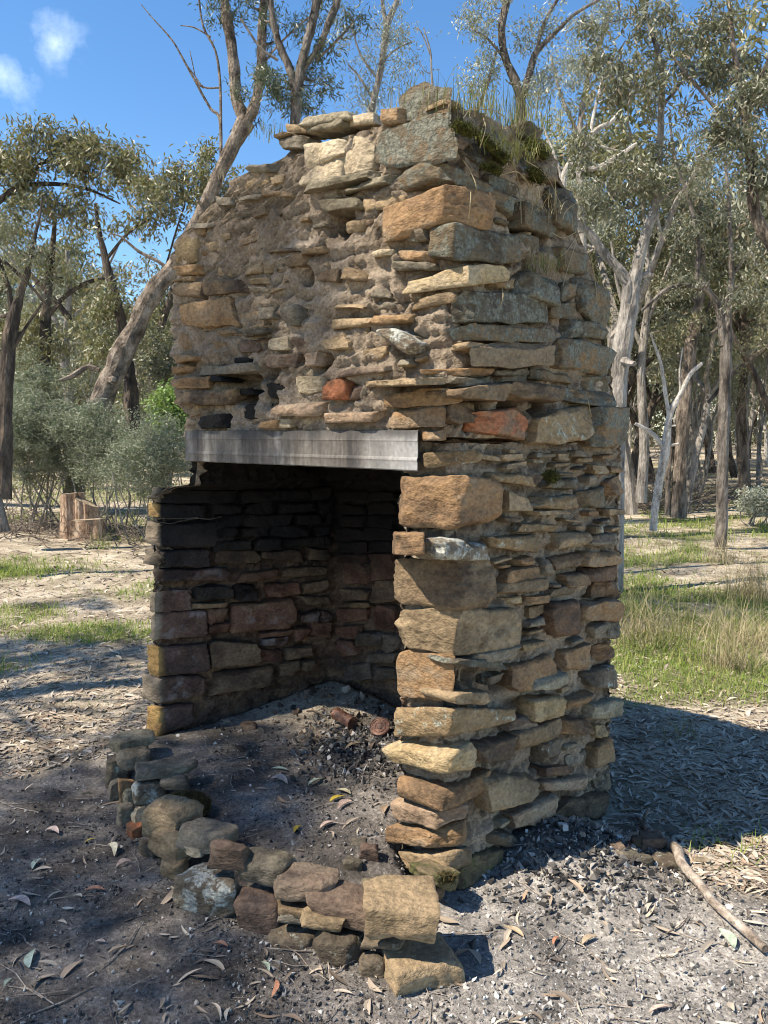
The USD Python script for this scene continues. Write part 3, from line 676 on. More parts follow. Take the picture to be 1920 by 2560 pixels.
for s in [(500, 1232, 1388, 778, 1207, 1365, 'sb'), (482, 1412, 1542, 885, 1357, 1470, 'sb'), (615, 1030, 1182, 997, 980, 1160, 'sp'), (492, 1060, 1120, 605, 1050, 1112, 'sp'), (500, 1140, 1200, 605, 1130, 1180, 'sp'),
          (415, 932, 1012, 640, 925, 1002, 'st'), (645, 922, 1002, 765, 910, 1000, 'st'), (817, 922, 980, 1010, 892, 970, 'sp'), (670, 842, 892, 910, 810, 870, 'sp'), (1012, 902, 962, 1172, 882, 942, 'sb'), (1000, 972, 1032, 1185, 962, 1022, 'sb'),
          (415, 1022, 1042, 595, 1020, 1038, 'or'), (797, 1222, 1252, 945, 1202, 1242, 'sw'), (780, 1190, 1210, 960, 1162, 1188, 'sp'), (780, 1272, 1346, 910, 1260, 1332, 'sp'), (920, 1272, 1332, 1085, 1242, 1312, 'sb'), (890, 1352, 1412, 1005, 1332, 1402, 'sb'),
          (1005, 1342, 1392, 1090, 1330, 1380, 'sb'), (970, 1152, 1222, 1060, 1142, 1232, 'sp'), (1062, 1132, 1222, 1180, 1122, 1212, 'sp'), (1005, 1076, 1132, 1115, 1062, 1126, 'sw'), (1120, 1060, 1115, 1180, 1050, 1110, 'sw'), (920, 830, 880, 1160, 800, 860, 'sb')]:
    wall_stone('I', C3, *s[:7], prot=.02, depth=.1)
for s in [(1188, 1042, 1122, 1340, 1046, 1126, 'sp'), (1200, 932, 1002, 1372, 932, 1002, 'sb'), (1200, 782, 902, 1372, 792, 902, 'sp'), (1185, 1142, 1210, 1310, 1142, 1216, 'sp'), (1300, 1172, 1242, 1440, 1182, 1250, 'sg'), (1340, 1292, 1342, 1525, 1292, 1350, 'sg'),
          (1240, 1362, 1442, 1400, 1352, 1432, 'sg'), (1200, 1012, 1035, 1380, 1010, 1035, 'or'), (1390, 1040, 1160, 1510, 1030, 1150, 'sp'), (1390, 900, 1020, 1520, 900, 1020, 'sb'), (1380, 770, 890, 1520, 760, 880, 'sp'), (1190, 1220, 1290, 1290, 1225, 1300, 'sp'), (1440, 1180, 1280, 1520, 1190, 1280, 'sg'), (1400, 1360, 1440, 1530, 1365, 1450, 'sg')]:
    wall_stone('B', C3, *s[:7], prot=.03, depth=.1)
g = np.random.default_rng(3)
for yr in np.arange(395, 800, 68):              # sooty courses up the inside, hardly visible
    x = 500 + g.uniform(0, 40)
    while x < 1150:
        w = g.uniform(120, 260)
        sl = (x - 500) * 0.035 * (1 if yr > 560 else 0.3)
        wall_stone('I', C3, x, yr - sl, yr + 56 - sl, min(x + w, 1175), yr - sl - 3, yr + 54 - sl, 'st' if yr < 690 else 'sb', prot=.015 + .015 * g.random(), depth=.1)
        x += w + 12
    for x0 in (1195, 1360):
        wall_stone('B', C3, x0, yr, yr + 55, x0 + 155, yr + 3, yr + 60, 'st' if yr < 690 else 'sp', prot=.02, depth=.1)

# ---- small filler slates pressed into the mud where no larger stone lies
small = []
g = np.random.default_rng(11)


def fill(pl, tmax, z0, z1, count, mats, hole=None, tfun=None):
    P0, n, td = SURF[pl]
    org = ORG[pl]
    for _ in range(count):
        w, h = g.uniform(.045, .17), g.uniform(.014, .042)
        t, z = g.uniform(0.0, tmax), g.uniform(z0, z1)
        if tfun is not None and t + w > tfun(z):
            continue
        if hole is not None and hole(t, t + w, z, z + h):
            continue
        b = (t, t + w, z, z + h)
        if any(b[0] < c[1] + .002 and b[1] > c[0] - .002 and b[2] < c[3] + .001 and b[3] > c[2] - .001 for c in COV[pl]):
            continue
        ctr = np.r_[org + td * (t + w / 2), z + h / 2]
        if (np.linalg.norm((CAVP - ctr), axis=1) < CAVR + w * .3).any():
            continue
        COV[pl].append(b)
        pr = g.uniform(.0, .026)
        o = np.r_[org, 0] + n * pr
        tilt = g.normal(0, .05) * w
        q = [o + np.r_[td * t, z], o + np.r_[td * t, z + h], o + np.r_[td * (t + w), z + tilt], o + np.r_[td * (t + w), z + h * g.uniform(.6, 1.1) + tilt]]
        back = -n * .09
        P = [[[q[0], q[0] + back], [q[1], q[1] + back]], [[q[2], q[2] + back], [q[3], q[3] + back]]]
        mt = mats[g.integers(len(mats))]
        small.append((P, mt))


fill('R', 1.05, 0.02, 1.55, 1100, ['tn', 'gy', 'lt', 'br', 'gb', 'ob', 'tn', 'gg'], tfun=lambda z: np.interp(z, CZ, CT))
fill('R', 1.05, 1.55, 2.58, 600, ['lb', 'lb', 'gb', 'li', 'br'], tfun=lambda z: np.interp(z, CZ, CT) - .02)
fill('F', 1.9, 1.66, 2.75, 110, ['tn', 'gy', 'br', 'tn'], tfun=lambda z: np.interp(z, EZ, ET) - .02)
loose = []
for P, mt in small:
    if nstone[0] < 396:
        add_stone(P, mt, r=.008, layered=.012, rough=.004, cell=.016, chips=6, nmax=10)
    else:
        seedc[0] += 1
        loose.append(stone(P, r=.008, layered=.012, rough=.004, cell=.016, chips=6, nmax=10, seed=seedc[0]))
if loose:
    obj('slate_chips', join(loose), ST['gb'], chimney, smooth=False, kind='stuff')
print('stones', nstone[0], 'small', len(small))

# ---- sheet-metal lintel
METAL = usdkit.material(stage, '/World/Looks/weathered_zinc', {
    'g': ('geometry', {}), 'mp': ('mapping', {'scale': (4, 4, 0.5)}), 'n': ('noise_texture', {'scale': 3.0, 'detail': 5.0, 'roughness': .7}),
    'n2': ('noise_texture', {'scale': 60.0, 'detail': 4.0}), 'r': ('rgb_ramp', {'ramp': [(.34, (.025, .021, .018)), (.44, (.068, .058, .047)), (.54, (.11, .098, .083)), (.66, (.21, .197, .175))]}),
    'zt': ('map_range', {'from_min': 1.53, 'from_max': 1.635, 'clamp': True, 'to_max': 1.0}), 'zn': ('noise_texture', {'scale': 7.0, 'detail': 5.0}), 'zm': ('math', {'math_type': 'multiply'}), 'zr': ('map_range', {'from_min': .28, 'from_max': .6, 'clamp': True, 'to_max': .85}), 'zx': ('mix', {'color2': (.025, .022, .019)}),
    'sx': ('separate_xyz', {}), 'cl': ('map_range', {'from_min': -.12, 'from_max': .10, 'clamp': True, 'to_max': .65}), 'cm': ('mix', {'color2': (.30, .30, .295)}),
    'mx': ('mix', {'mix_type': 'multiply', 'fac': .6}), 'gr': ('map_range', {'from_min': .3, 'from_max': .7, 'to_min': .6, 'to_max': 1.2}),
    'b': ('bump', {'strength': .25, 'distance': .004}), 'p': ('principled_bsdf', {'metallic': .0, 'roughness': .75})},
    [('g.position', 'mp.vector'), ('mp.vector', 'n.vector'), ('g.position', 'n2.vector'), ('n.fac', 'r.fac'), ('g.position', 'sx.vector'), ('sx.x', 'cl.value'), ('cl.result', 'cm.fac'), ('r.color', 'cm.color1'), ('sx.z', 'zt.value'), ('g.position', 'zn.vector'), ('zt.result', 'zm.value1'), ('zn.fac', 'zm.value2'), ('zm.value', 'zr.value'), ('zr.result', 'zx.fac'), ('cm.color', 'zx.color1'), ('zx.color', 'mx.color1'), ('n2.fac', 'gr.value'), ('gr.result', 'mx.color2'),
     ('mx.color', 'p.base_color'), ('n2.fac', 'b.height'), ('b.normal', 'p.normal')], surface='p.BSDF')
la, lb_ = hit(396 * S_D, 963 * S_D, A3, F3, .03), hit(906 * S_D, 975 * S_D, A3, F3, .03)
zt = (hit(396 * S_D, 930 * S_D, A3, F3, .03)[2], hit(906 * S_D, 929 * S_D, A3, F3, .03)[2])
zb = (hit(396 * S_D, 996 * S_D, A3, F3, .03)[2], hit(906 * S_D, 1018 * S_D, A3, F3, .03)[2])
prof = [(-.012, 1.0), (-.002, .99), (.001, .78), (.0025, .74), (.0, .70), (-.001, .50), (.0, .34), (.003, .30), (.004, .26), (.001, .20), (.002, .03), (-.004, .0), (-.03, .0)]
prof = prof + [(o - .004, f) for o, f in prof[::-1]]
M_, K = 60, len(prof)
vv = []
for i in range(M_ + 1):
    s = i / M_
    b = la * (1 - s) + lb_ * s
    wob = .006 * math.sin(s * 9) + (noise(np.array([[s * 7, 0, 0]]))[0] - .5) * .022
    for o, f in prof:
        z = (zb[0] * (1 - s) + zb[1] * s) * (1 - f) + (zt[0] * (1 - s) + zt[1] * s) * f
        p = b + F3 * (o + wob)
        vv.append([p[0], p[1], z])
ff = []
for i in range(M_):
    for k in range(K):
        k2 = (k + 1) % K
        ff += [[i * K + k, i * K + k2, (i + 1) * K + k2, (i + 1) * K + k]]
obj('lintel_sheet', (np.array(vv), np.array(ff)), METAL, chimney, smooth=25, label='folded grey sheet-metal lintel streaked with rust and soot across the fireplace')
# twist of fencing wire round the left wing


def tube(points, radii, sides=6, wob=0.0, seed=0, closed_end=True):
    p = np.asarray(points, float); n = len(p)
    t = np.gradient(p, axis=0); t /= np.linalg.norm(t, axis=1, keepdims=True) + 1e-12
    a = np.cross(t[0], [0.3, 1, 0.1]); a /= np.linalg.norm(a) + 1e-9
    Aa = [a]
    for i in range(1, n):
        a = a - t[i] * np.dot(a, t[i]); a /= np.linalg.norm(a) + 1e-9
        Aa.append(a)
    Aa = np.array(Aa); Bb = np.cross(t, Aa)
    ang = np.arange(sides) * 2 * math.pi / sides
    rad = np.broadcast_to(np.asarray(radii, float), (n,))[:, None, None]
    ring = np.cos(ang)[None, :, None] * Aa[:, None] + np.sin(ang)[None, :, None] * Bb[:, None]
    v = p[:, None] + rad * ring
    if wob:
        w = (fbm(v * np.array([6, 6, 2.0]) / max(float(np.mean(radii)) * 6, .12) + seed, 3, seed) - .5) * 2 * wob
        v = v + ring * rad * w[..., None]
    i, j = np.meshgrid(np.arange(n - 1), np.arange(sides), indexing='ij')
    q = np.stack([i * sides + j, i * sides + (j + 1) % sides, (i + 1) * sides + (j + 1) % sides, (i + 1) * sides + j], -1).reshape(-1, 4)
    f = np.vstack([q[:, [0, 1, 2]], q[:, [0, 2, 3]]])
    v = v.reshape(-1, 3)
    if closed_end:
        v = np.vstack([v, p[:1], p[-1:]])
        k = np.arange(sides)
        f = np.vstack([f, np.stack([(k + 1) % sides, k, np.full(sides, n * sides)], 1), np.stack([(n - 1) * sides + k, (n - 1) * sides + (k + 1) % sides, np.full(sides, n * sides + 1)], 1)])
    return v, f


def smooth_path(pts, sub=4):
    """Catmull-Rom through rows of any width."""
    p = np.asarray(pts, float)
    if len(p) < 3:
        s = np.linspace(0, 1, sub + 1)[:, None]
        return p[0] * (1 - s) + p[-1] * s
    q = np.vstack([2 * p[0] - p[1], p, 2 * p[-1] - p[-2]])
    out = []
    for i in range(1, len(q) - 2):
        for s in np.arange(sub) / sub:
            out.append(.5 * (2 * q[i] + (q[i + 1] - q[i - 1]) * s + (2 * q[i - 1] - 5 * q[i] + 4 * q[i + 1] - q[i + 2]) * s ** 2 + (3 * q[i] - q[i - 1] - 3 * q[i + 1] + q[i + 2]) * s ** 3))
    out.append(p[-1])
    return np.array(out)


wire = [hit(*C3(x, y), L3, I3, .04) for x, y in ((135, 535), (200, 560), (280, 572), (330, 560), (420, 545), (500, 548), (560, 535))]
obj('fence_wire', tube(smooth_path(wire, 5), .0022, 5), METAL, chimney)
wire = [hit(*C3(x, y), L3, I3, .04) for x, y in ((140, 540), (220, 545), (330, 545), (430, 540))]
obj('fence_wire', tube(smooth_path(wire, 5), .0022, 5), METAL, chimney)

# ------------------------------------------------------------------ ground
BACKC = np.r_[IB, 0]
MOUND = ground(1215 * S_D, 1790 * S_D, .1)[:2]


def sstep(x, a, b):
    t = np.clip((x - a) / (b - a), 0, 1)
    return t * t * (3 - 2 * t)


RING = [ground(*C5(a, b))[:2] for a, b in ((95, 330), (140, 440), (235, 590), (310, 680), (400, 770), (560, 860), (740, 950), (930, 1020), (1100, 1090), (1330, 1160), (1440, 1040))]
BED = shapely.Polygon([tuple(p) for p in RING] + [tuple(Pin), tuple(IBr), tuple(IB), tuple(Lin)]).buffer(0)
BED_EDGE = shapely.LineString([tuple(p) for p in RING])


def bed(x, y):
    pts = shapely.points(np.ravel(x), np.ravel(y))
    m = shapely.contains_xy(BED, np.ravel(x), np.ravel(y)) * sstep(shapely.distance(pts, BED_EDGE), .06, .22)
    return m.reshape(np.shape(x))


def H(x, y):
    x, y = np.asarray(x, float), np.asarray(y, float)
    p = np.stack([x, y, np.zeros_like(x)], -1)
    near = np.exp(-((x / 4) ** 2 + ((y - 3) / 4) ** 2))
    h = (fbm(p * .35, 3, 4) - .5) * .25 * (1 - near) * sstep(np.hypot(x, y - 3), 2.0, 9.0)
    h = h + (fbm(p * 2.2, 3, 6) - .5) * .04 + (fbm(p * 12.0, 3, 2) - .5) * .013 * sstep(40 - y, 0, 30)
    h = h + sstep(-x, 1.5, 9.0) * sstep(y, 5, 14) * .28
    h = h + .10 * np.exp(-(((x - MOUND[0]) / .28) ** 2 + ((y - MOUND[1]) / .24) ** 2))
    d = np.hypot(x - IB[0], y - IB[1])
    h = h + .08 * np.exp(-(d / .5) ** 2)
    tI_ = (x - Pin[0]) * tF[0] + (y - Pin[1]) * tF[1]; dI = (x - A[0]) * -nF[0] + (y - A[1]) * -nF[1]
    h = h + .05 * sstep(dI, -.5, .0) * sstep(tI_, -.1, .05) * sstep(2.2 - tI_, 0, .5) * sstep(1.4 - dI, 0, .3)
    h = h - .09 * np.exp(-(((x - C0[0] - .1) / .35) ** 2 + ((y - C0[1] + .1) / .3) ** 2))
    h = h + .075 * bed(x, y)
    far = sstep(y, 26, 75)
    return h + far * 1.2


def grade(a, b, fine0, fine1, step, growth):
    xs = list(np.arange(fine0, fine1 + 1e-9, step)); s = step
    while xs[-1] < b:
        s *= growth; xs.append(xs[-1] + s)
    s = step
    while xs[0] > a:
        s *= growth; xs.insert(0, xs[0] - s)
    return np.array(xs)


gx, gy = grade(-400, 400, -2.2, 2.2, .022, 1.09), grade(-60, 600, 1.7, 5.2, .022, 1.06)
GX, GY = np.meshgrid(gx, gy)
GV = np.stack([GX, GY, H(GX, GY)], -1).reshape(-1, 3)
nx = len(gx)
i, j = np.meshgrid(np.arange(len(gy) - 1), np.arange(nx - 1), indexing='ij')
GQ = np.stack([i * nx + j, i * nx + j + 1, (i + 1) * nx + j + 1, (i + 1) * nx + j], -1).reshape(-1, 4)
HC = np.array([-.35, 2.25])


def ash_mask(x, y):
    p = np.stack([x, y, np.zeros_like(x)], -1)
    d = np.sqrt(((x - HC[0]) / 2.5) ** 2 + ((y - HC[1] + .22 * np.maximum(x - .3, 0)) / np.where(x > .4, 1.2, 1.95)) ** 2) + (fbm(p * 2.0, 3, 31) - .5) * .35
    q = np.stack([x, y], -1)
    hearth = ((q - Pin) @ nF < .6) & ((q - Lin) @ nI > -.1) & ((q - Pin) @ tF > -.05) & ((q - IB) @ nF > -.05)
    return np.maximum(1 - sstep(d, .85, 1.05), hearth * .9)


def grass_mask(x, y):
    p = np.stack([x, y, np.zeros_like(x)], -1)
    n = fbm(p * .55, 3, 17)
    n = n + .07 * sstep(y, 8, 13)
    right = sstep(x, .6, 1.6) * sstep(y, 4.6, 5.2) * (1 - sstep(y, 30, 60))
    left = (1 - sstep(x, -1.2, .5)) * sstep(y, 5.3, 6.2) * .55
    gpt = lambda cx, cy, rx, ry: np.exp(-(((x - cx) / rx) ** 2 + ((y - cy) / ry) ** 2) ** 2)
    tufts = gpt(-2.3, 6.6, .75, .35) + gpt(-3.0, 5.4, .3, .25) + gpt(-4.6, 9.6, 1.2, .8) + gpt(-2.3, 8.2, .8, .3) * .5 + gpt(2.1, 5.75, 1.8, .75) * .85 + gpt(2.6, 7.8, 1.8, .8) * .7
    n2_ = fbm(p * 1.7 + 9, 3, 23)
    g0 = right * sstep(n * .45 + n2_ * .55, .50, .64) * .8 + left * sstep(n, .54, .62)
    return np.clip(np.maximum(g0, tufts * (.4 + .6 * sstep(n2_, .35, .55))), 0, 1)


am, gm = ash_mask(GV[:, 0], GV[:, 1]), grass_mask(GV[:, 0], GV[:, 1])
soil = usdkit.material(stage, '/World/Looks/bush_soil', {
    'g': ('geometry', {}), 'a': ('attribute', {'attribute': 'ash'}), 'pa': ('attribute', {'attribute': 'pale'}), 'm0': ('mix', {}), 'gr': ('attribute', {'attribute': 'turf'}),
    'n1': ('noise_texture', {'scale': 2.3, 'detail': 8.0, 'roughness': .66}), 'n2': ('noise_texture', {'scale': 70.0, 'detail': 5.0, 'roughness': .75}),
    'n3': ('noise_texture', {'scale': 3.1, 'detail': 9.0, 'roughness': .72}), 'v': ('noise_texture', {'scale': 24.0, 'detail': 6.0, 'roughness': .7}),
    'rs': ('rgb_ramp', {'ramp': [(.34, (.18, .147, .105)), (.46, (.325, .272, .195)), (.56, (.445, .38, .285)), (.68, (.55, .48, .375))]}),
    'ra': ('rgb_ramp', {'ramp': [(.36, (.05, .044, .039)), (.47, (.105, .092, .08)), (.54, (.17, .148, .128)), (.64, (.28, .245, .21))]}),
    'rp': ('rgb_ramp', {'ramp': [(.36, (.11, .102, .093)), (.46, (.24, .222, .202)), (.55, (.36, .335, .30)), (.64, (.52, .485, .44))]}),
    'rg': ('rgb_ramp', {'ramp': [(.36, (.055, .065, .022)), (.5, (.11, .125, .038)), (.62, (.20, .195, .08))]}),
    'sp': ('rgb_ramp', {'ramp': [(.3, (.4, .4, .4)), (.43, (.72, .72, .72)), (.53, (1.0, 1.0, 1.0)), (.62, (1.5, 1.48, 1.45)), (.72, (2.3, 2.2, 2.1))]}),
    'm1': ('mix', {}), 'm2': ('mix', {}), 'm3': ('mix', {'mix_type': 'multiply', 'fac': .85}),
    'hs': ('math', {'math_type': 'add'}), 'b': ('bump', {'strength': .9, 'distance': .02}), 'p': ('principled_bsdf', {'roughness': .95, 'specular_ior_level': .12})},
    [('g.position', 'n1.vector'), ('g.position', 'n2.vector'), ('g.position', 'n3.vector'), ('g.position', 'v.vector'), ('n1.fac', 'rs.fac'), ('n3.fac', 'ra.fac'), ('n1.fac', 'rg.fac'),
     ('a.fac', 'm1.fac'), ('n3.fac', 'rp.fac'), ('pa.fac', 'm0.fac'), ('ra.color', 'm0.color1'), ('rp.color', 'm0.color2'), ('rs.color', 'm1.color1'), ('m0.color', 'm1.color2'), ('gr.fac', 'm2.fac'), ('m1.color', 'm2.color1'), ('rg.color', 'm2.color2'),
     ('n2.fac', 'sp.fac'), ('m2.color', 'm3.color1'), ('sp.color', 'm3.color2'), ('m3.color', 'p.base_color'),
     ('n2.fac', 'hs.value1'), ('v.fac', 'hs.value2'), ('hs.value', 'b.height'), ('b.normal', 'p.normal')], surface='p.BSDF')
gr = obj('ground', (GV, np.vstack([GQ[:, [0, 1, 2]], GQ[:, [0, 2, 3]]])), soil, kind='structure', label='bare bush ground of soil, ash and leaf litter', cat='ground', smooth=True)
pv = UsdGeom.PrimvarsAPI(gr)
pale = sstep(GV[:, 0], -.15, .35) * (1 - sstep(GV[:, 1] - .12 * GV[:, 0], 2.55, 2.95)) * .9 + .12
n_sand = np.exp(-(np.hypot(GV[:, 0] - IB[0], GV[:, 1] - IB[1]) / .62) ** 4)
am = am * (1 - n_sand)
pv.CreatePrimvar('pale', Sdf.ValueTypeNames.FloatArray, 'vertex').Set(Vt.FloatArray.FromNumpy(np.clip(pale, 0, 1).astype(np.float32)))
pv.CreatePrimvar('ash', Sdf.ValueTypeNames.FloatArray, 'vertex').Set(Vt.FloatArray.FromNumpy(am.astype(np.float32)))
pv.CreatePrimvar('turf', Sdf.ValueTypeNames.FloatArray, 'vertex').Set(Vt.FloatArray.FromNumpy((gm * .95).astype(np.float32)))


def on_ground(px, py):            # where the pixel meets the uneven ground
    z = 0.0
    for _ in range(6):
        p = ground(px, py, z); z = float(H(p[0], p[1]))
    return np.array([p[0], p[1], z])


# ------------------------------------------------------------------ hearth kerb of loose stones
kerb = thing('hearth_kerb', 'low curved kerb of loose stones around the ash bed before the fireplace', 'kerb')


def floor_stone(xf, x0, y0, x1, y1, yg, mat, parent, dk=.75, name='stone', turn=0.0, label=None, cat=None, **kw):
    cx = (x0 + x1) / 2
    base = on_ground(*xf(cx, yg)); Y = base[1]
    l, r_ = U(*xf(x0, y1), Y), U(*xf(x1, y1), Y)
    w = (r_[0] - l[0]) * 1.1
    zb_ = l[2] - (.03 if y1 > yg - 8 else 0)
    d = dk * w
    h = U(*xf(cx, y0), Y + d)[2] - zb_
    h = max(h * 1.04, .03)
    cxx = (l[0] + r_[0]) / 2
    gg = np.random.default_rng(seedc[0] + 77)
    P = np.zeros((2, 2, 2, 3))
    for a in (0, 1):
        for b in (0, 1):
            for c in (0, 1):
                lx, ly = (a - .5) * w, c * d
                ca, sa = math.cos(turn), math.sin(turn)
                P[a, b, c] = [cxx + lx * ca - (ly - d / 2) * sa, Y + d / 2 + lx * sa + (ly - d / 2) * ca, zb_ + b * h]
    P += gg.normal(0, .05, P.shape) * np.array([w, d, h * .7])
    kw.setdefault('r', float(np.clip(min(w, h) * .10, .006, .02)))
    kw.setdefault('chip', (.62, .94))
    if parent is None:
        seedc[0] += 1
        return obj(name, stone(P, seed=seedc[0], layered=.008, **kw), ST[mat], None, smooth=38, label=label, cat=cat)
    return add_stone(P, mat, parent=parent, name=name, **kw)


T_ = .5
for (x0, y0, x1, y1, yg, m, dk, tn_, kw) in [
    (90, 215, 175, 345, 345, 'gb', .8, T_, {}), (112, 320, 155, 400, 400, 'gy', .8, T_, {}), (148, 300, 207, 410, 412, 'ob', .8, T_, {}), (142, 388, 202, 495, 495, 'gy', .8, T_, {'r': .03}), (172, 340, 218, 420, 470, 'li', .8, T_, {}),
    (205, 412, 265, 515, 520, 'pl', .8, .6, {}), (172, 470, 250, 545, 546, 'rd', .8, .6, {}), (236, 538, 322, 622, 622, 'gb', .8, -.6, {}), (255, 492, 430, 640, 672, 'tn', .35, -.62, {}), (305, 600, 412, 705, 706, 'tn', .8, -.5, {}),
    (360, 640, 625, 850, 850, 'lw', .55, -.35, {'r': .03}), (598, 742, 782, 916, 916, 'pp', .5, -.25, {}), (745, 872, 915, 976, 976, 'gb', .7, -.2, {'r': .04, 'chips': 7}), (930, 890, 1106, 1052, 1052, 'gb', .6, -.2, {'r': .04}),
    (1100, 985, 1216, 1102, 1102, 'gb', .7, -.1, {}), (1216, 940, 1490, 1160, 1160, 'tn', .75, .35, {'chips': 10, 'chip': (.75, .96)}), (1080, 890, 1282, 1002, 1082, 'gb', .6, -.15, {'r': .04}),
    (770, 795, 940, 870, 968, 'br', .8, -.25, {}), (780, 845, 925, 892, 970, 'gy', .8, -.25, {}), (860, 805, 1072, 910, 1012, 'tn', .45, -.3, {}),
    (95, 120, 262, 205, 335, 'gg', .7, .5, {}), (130, 168, 262, 285, 350, 'gy', .8, .5, {'r': .04, 'chips': 6}), (185, 228, 430, 322, 425, 'gy', .45, .15, {'r': .04, 'chips': 6}), (198, 302, 312, 422, 472, 'lw', .8, .3, {'r': .04, 'chips': 7}),
    (308, 298, 425, 362, 440, 'gy', .6, .1, {}), (250, 368, 440, 572, 645, 'tn', .65, -.5, {'chips': 16}), (400, 560, 508, 622, 730, 'pl', .5, -.3, {}), (378, 468, 592, 602, 722, 'gy', .6, -.3, {}),
    (505, 555, 650, 692, 866, 'pb', .6, -.3, {}), (595, 568, 836, 755, 884, 'gy', .55, -.35, {'r': .05, 'chips': 7}), (752, 645, 998, 800, 962, 'pb', .6, -.3, {}), (916, 705, 1168, 900, 1012, 'pb', .6, -.3, {'chips': 16}), (1130, 695, 1425, 965, 1135, 'tn', .8, -.12, {'chips': 9, 'chip': (.78, .96)})]:
    floor_stone(C5, x0, y0, x1, y1, yg, m, kerb, dk=dk, turn=tn_, **kw)

for (x0, y0, x1, y1, m, lab) in [
    (1040, 606, 1112, 672, 'gy', 'small blue-grey stone lying in the ash at the foot of the pillar'),
    (1105, 552, 1182, 642, 'pp', 'small upright dark purple stone beside the pillar foot in the hearth'),
    (1066, 540, 1142, 578, 'gy', 'half buried grey stone in the hearth ash behind the purple one'),
    (1110, 700, 1216, 762, 'gg', 'flat pale grey stone inside the kerb beside the big end slab'),
    (628, 82, 705, 120, 'pk', 'orange pink stone half buried in sand at the back of the fireplace'),
    (1322, 700, 1372, 742, 'pk', 'pale pink pebble between the kerb end slab and the pillar'),
    (1372, 726, 1436, 800, 'pk', 'larger pink pebble perched behind the kerb end slab')]:
    floor_stone(C5, x0, y0, x1, y1, y1, m, None, name='loose_stone', label=lab, cat='stone')
for (x0, y0, x1, y1, m, lab) in [
    (965, 112, 1062, 162, 'or', 'flat orange stone at the back of the rubble beside the chimney'),
    (905, 272, 978, 335, 'pb', 'reddish brown angular stone against the chimney corner in the rubble'),
    (955, 320, 1048, 385, 'gy', 'grey stone at the near edge of the rubble by the chimney'),
    (1062, 240, 1172, 352, 'pb', 'purple brown stone under the upper bend of the dead branch'),
    (1090, 205, 1242, 275, 'gy', 'long flat grey stone lying just behind the dead branch'),
    (1143, 340, 1292, 432, 'gb', 'wide dark stone below the knot of the dead branch'),
    (1040, 342, 1105, 402, 'gy', 'small dark stone in the front of the rubble'),
    (958, 280, 1022, 322, 'rd', 'small brick red stone in the middle of the rubble'),
    (1010, 250, 1072, 332, 'br', 'brown upright stone in the rubble beside the branch'),
    (915, 200, 1030, 252, 'gy', 'grey slab leaning on the chimney corner above the red stones'),
    (1325, 365, 1392, 412, 'pl', 'pale round stone on the litter right of the dead branch')]:
    floor_stone(C6, x0, y0, x1, y1, y1, m, None, name='rubble_stone', label=lab, cat='stone', chips=9)

# ------------------------------------------------------------------ dead branch
pts = [(958, 178, 8), (1050, 198, 13), (1085, 248, 19), (1150, 302, 22), (1225, 348, 27), (1246, 412, 24), (1330, 512, 24), (1400, 602, 24), (1500, 692, 25), (1580, 765, 24), (1645, 825, 21)]
P = []
for x, y, r_ in pts:
    b = on_ground(*C6(x, y + r_))
    rad = r_ * .5244 / FPX * b[1]
    P.append(np.r_[b[0], b[1], b[2] + rad * 1.2 + .012, rad])
P = smooth_path(P, 5)
fk = np.array([P[8][:3], U(*C6(1072, 172), P[8][1] - .02), U(*C6(1092, 135), P[8][1] - .03)])
fork = smooth_path(fk, 4)
obj('dead_branch', join([tube(P[:, :3], P[:, 3], 10, .22, 3), tube(fork, np.linspace(.011, .006, len(fork)), 7, .2, 5)]), DEADW, smooth=45, label='long weathered dead branch lying on the ash right of the chimney', cat='branch')

# ------------------------------------------------------------------ rusty cans


def lathe(profile, n=28):
    pr = np.asarray(profile, float); k = len(pr)
    a = np.arange(n) * 2 * math.pi / n
    v = np.stack([pr[:, 0:1] * np.cos(a), pr[:, 0:1] * np.sin(a), np.repeat(pr[:, 1:2], n, 1)], -1).reshape(-1, 3)
    i, j = np.meshgrid(np.arange(k - 1), np.arange(n), indexing='ij')
    q = np.stack([i * n + j, i * n + (j + 1) % n, (i + 1) * n + (j + 1) % n, (i + 1) * n + j], -1).reshape(-1, 4)
    return v, np.vstack([q[:, [0, 1, 2]], q[:, [0, 2, 3]]])


def orient(mesh, axis, loc):
    v, f = mesh
    z = unit(axis); x = unit(np.cross([0.1, .2, 1], z)); y = np.cross(z, x)
    return v @ np.stack([x, y, z]) + loc, f


e0, e1 = on_ground(*C5(1085, 122)), on_ground(*C5(1012, 78))
cd = U(*C5(1078, 92), e0[1]); ce = U(*C5(1010, 52), e0[1] + .10)
can = thing('rusty_can', 'rusty tall can lying on its side against the sand at the back of the hearth', 'can')
axis = ce - cd; Lc = np.linalg.norm(axis)
obj('body', orient(lathe([(.030, 0), (.033, .001), (.033, .006), (.031, .009), (.031, Lc - .01), (.033, Lc - .006), (.032, Lc), (.029, Lc - .004), (.029, .004), (.03, 0)]), axis, cd), RUST, can, smooth=30)
obj('lid', orient(lathe([(.0005, .012), (.018, .012), (.021, .009), (.0285, .009), (.0285, .013), (.0005, .014)]), axis, cd), RUST, can, smooth=30)
c2 = U(*C5(1183, 103), on_ground(*C5(1183, 140))[1])
can2 = thing('rusty_can', 'squat rusty can standing tilted with its ringed end up, next to the pillar', 'can')
ax2 = unit(np.array([-.12, -.62, .78]))
obj('body', orient(lathe([(.046, -.07), (.048, -.068), (.047, -.01), (.050, -.006), (.050, 0), (.047, .001), (.045, -.004), (.044, -.066), (.046, -.07)]), ax2, c2), RUST, can2, smooth=30)
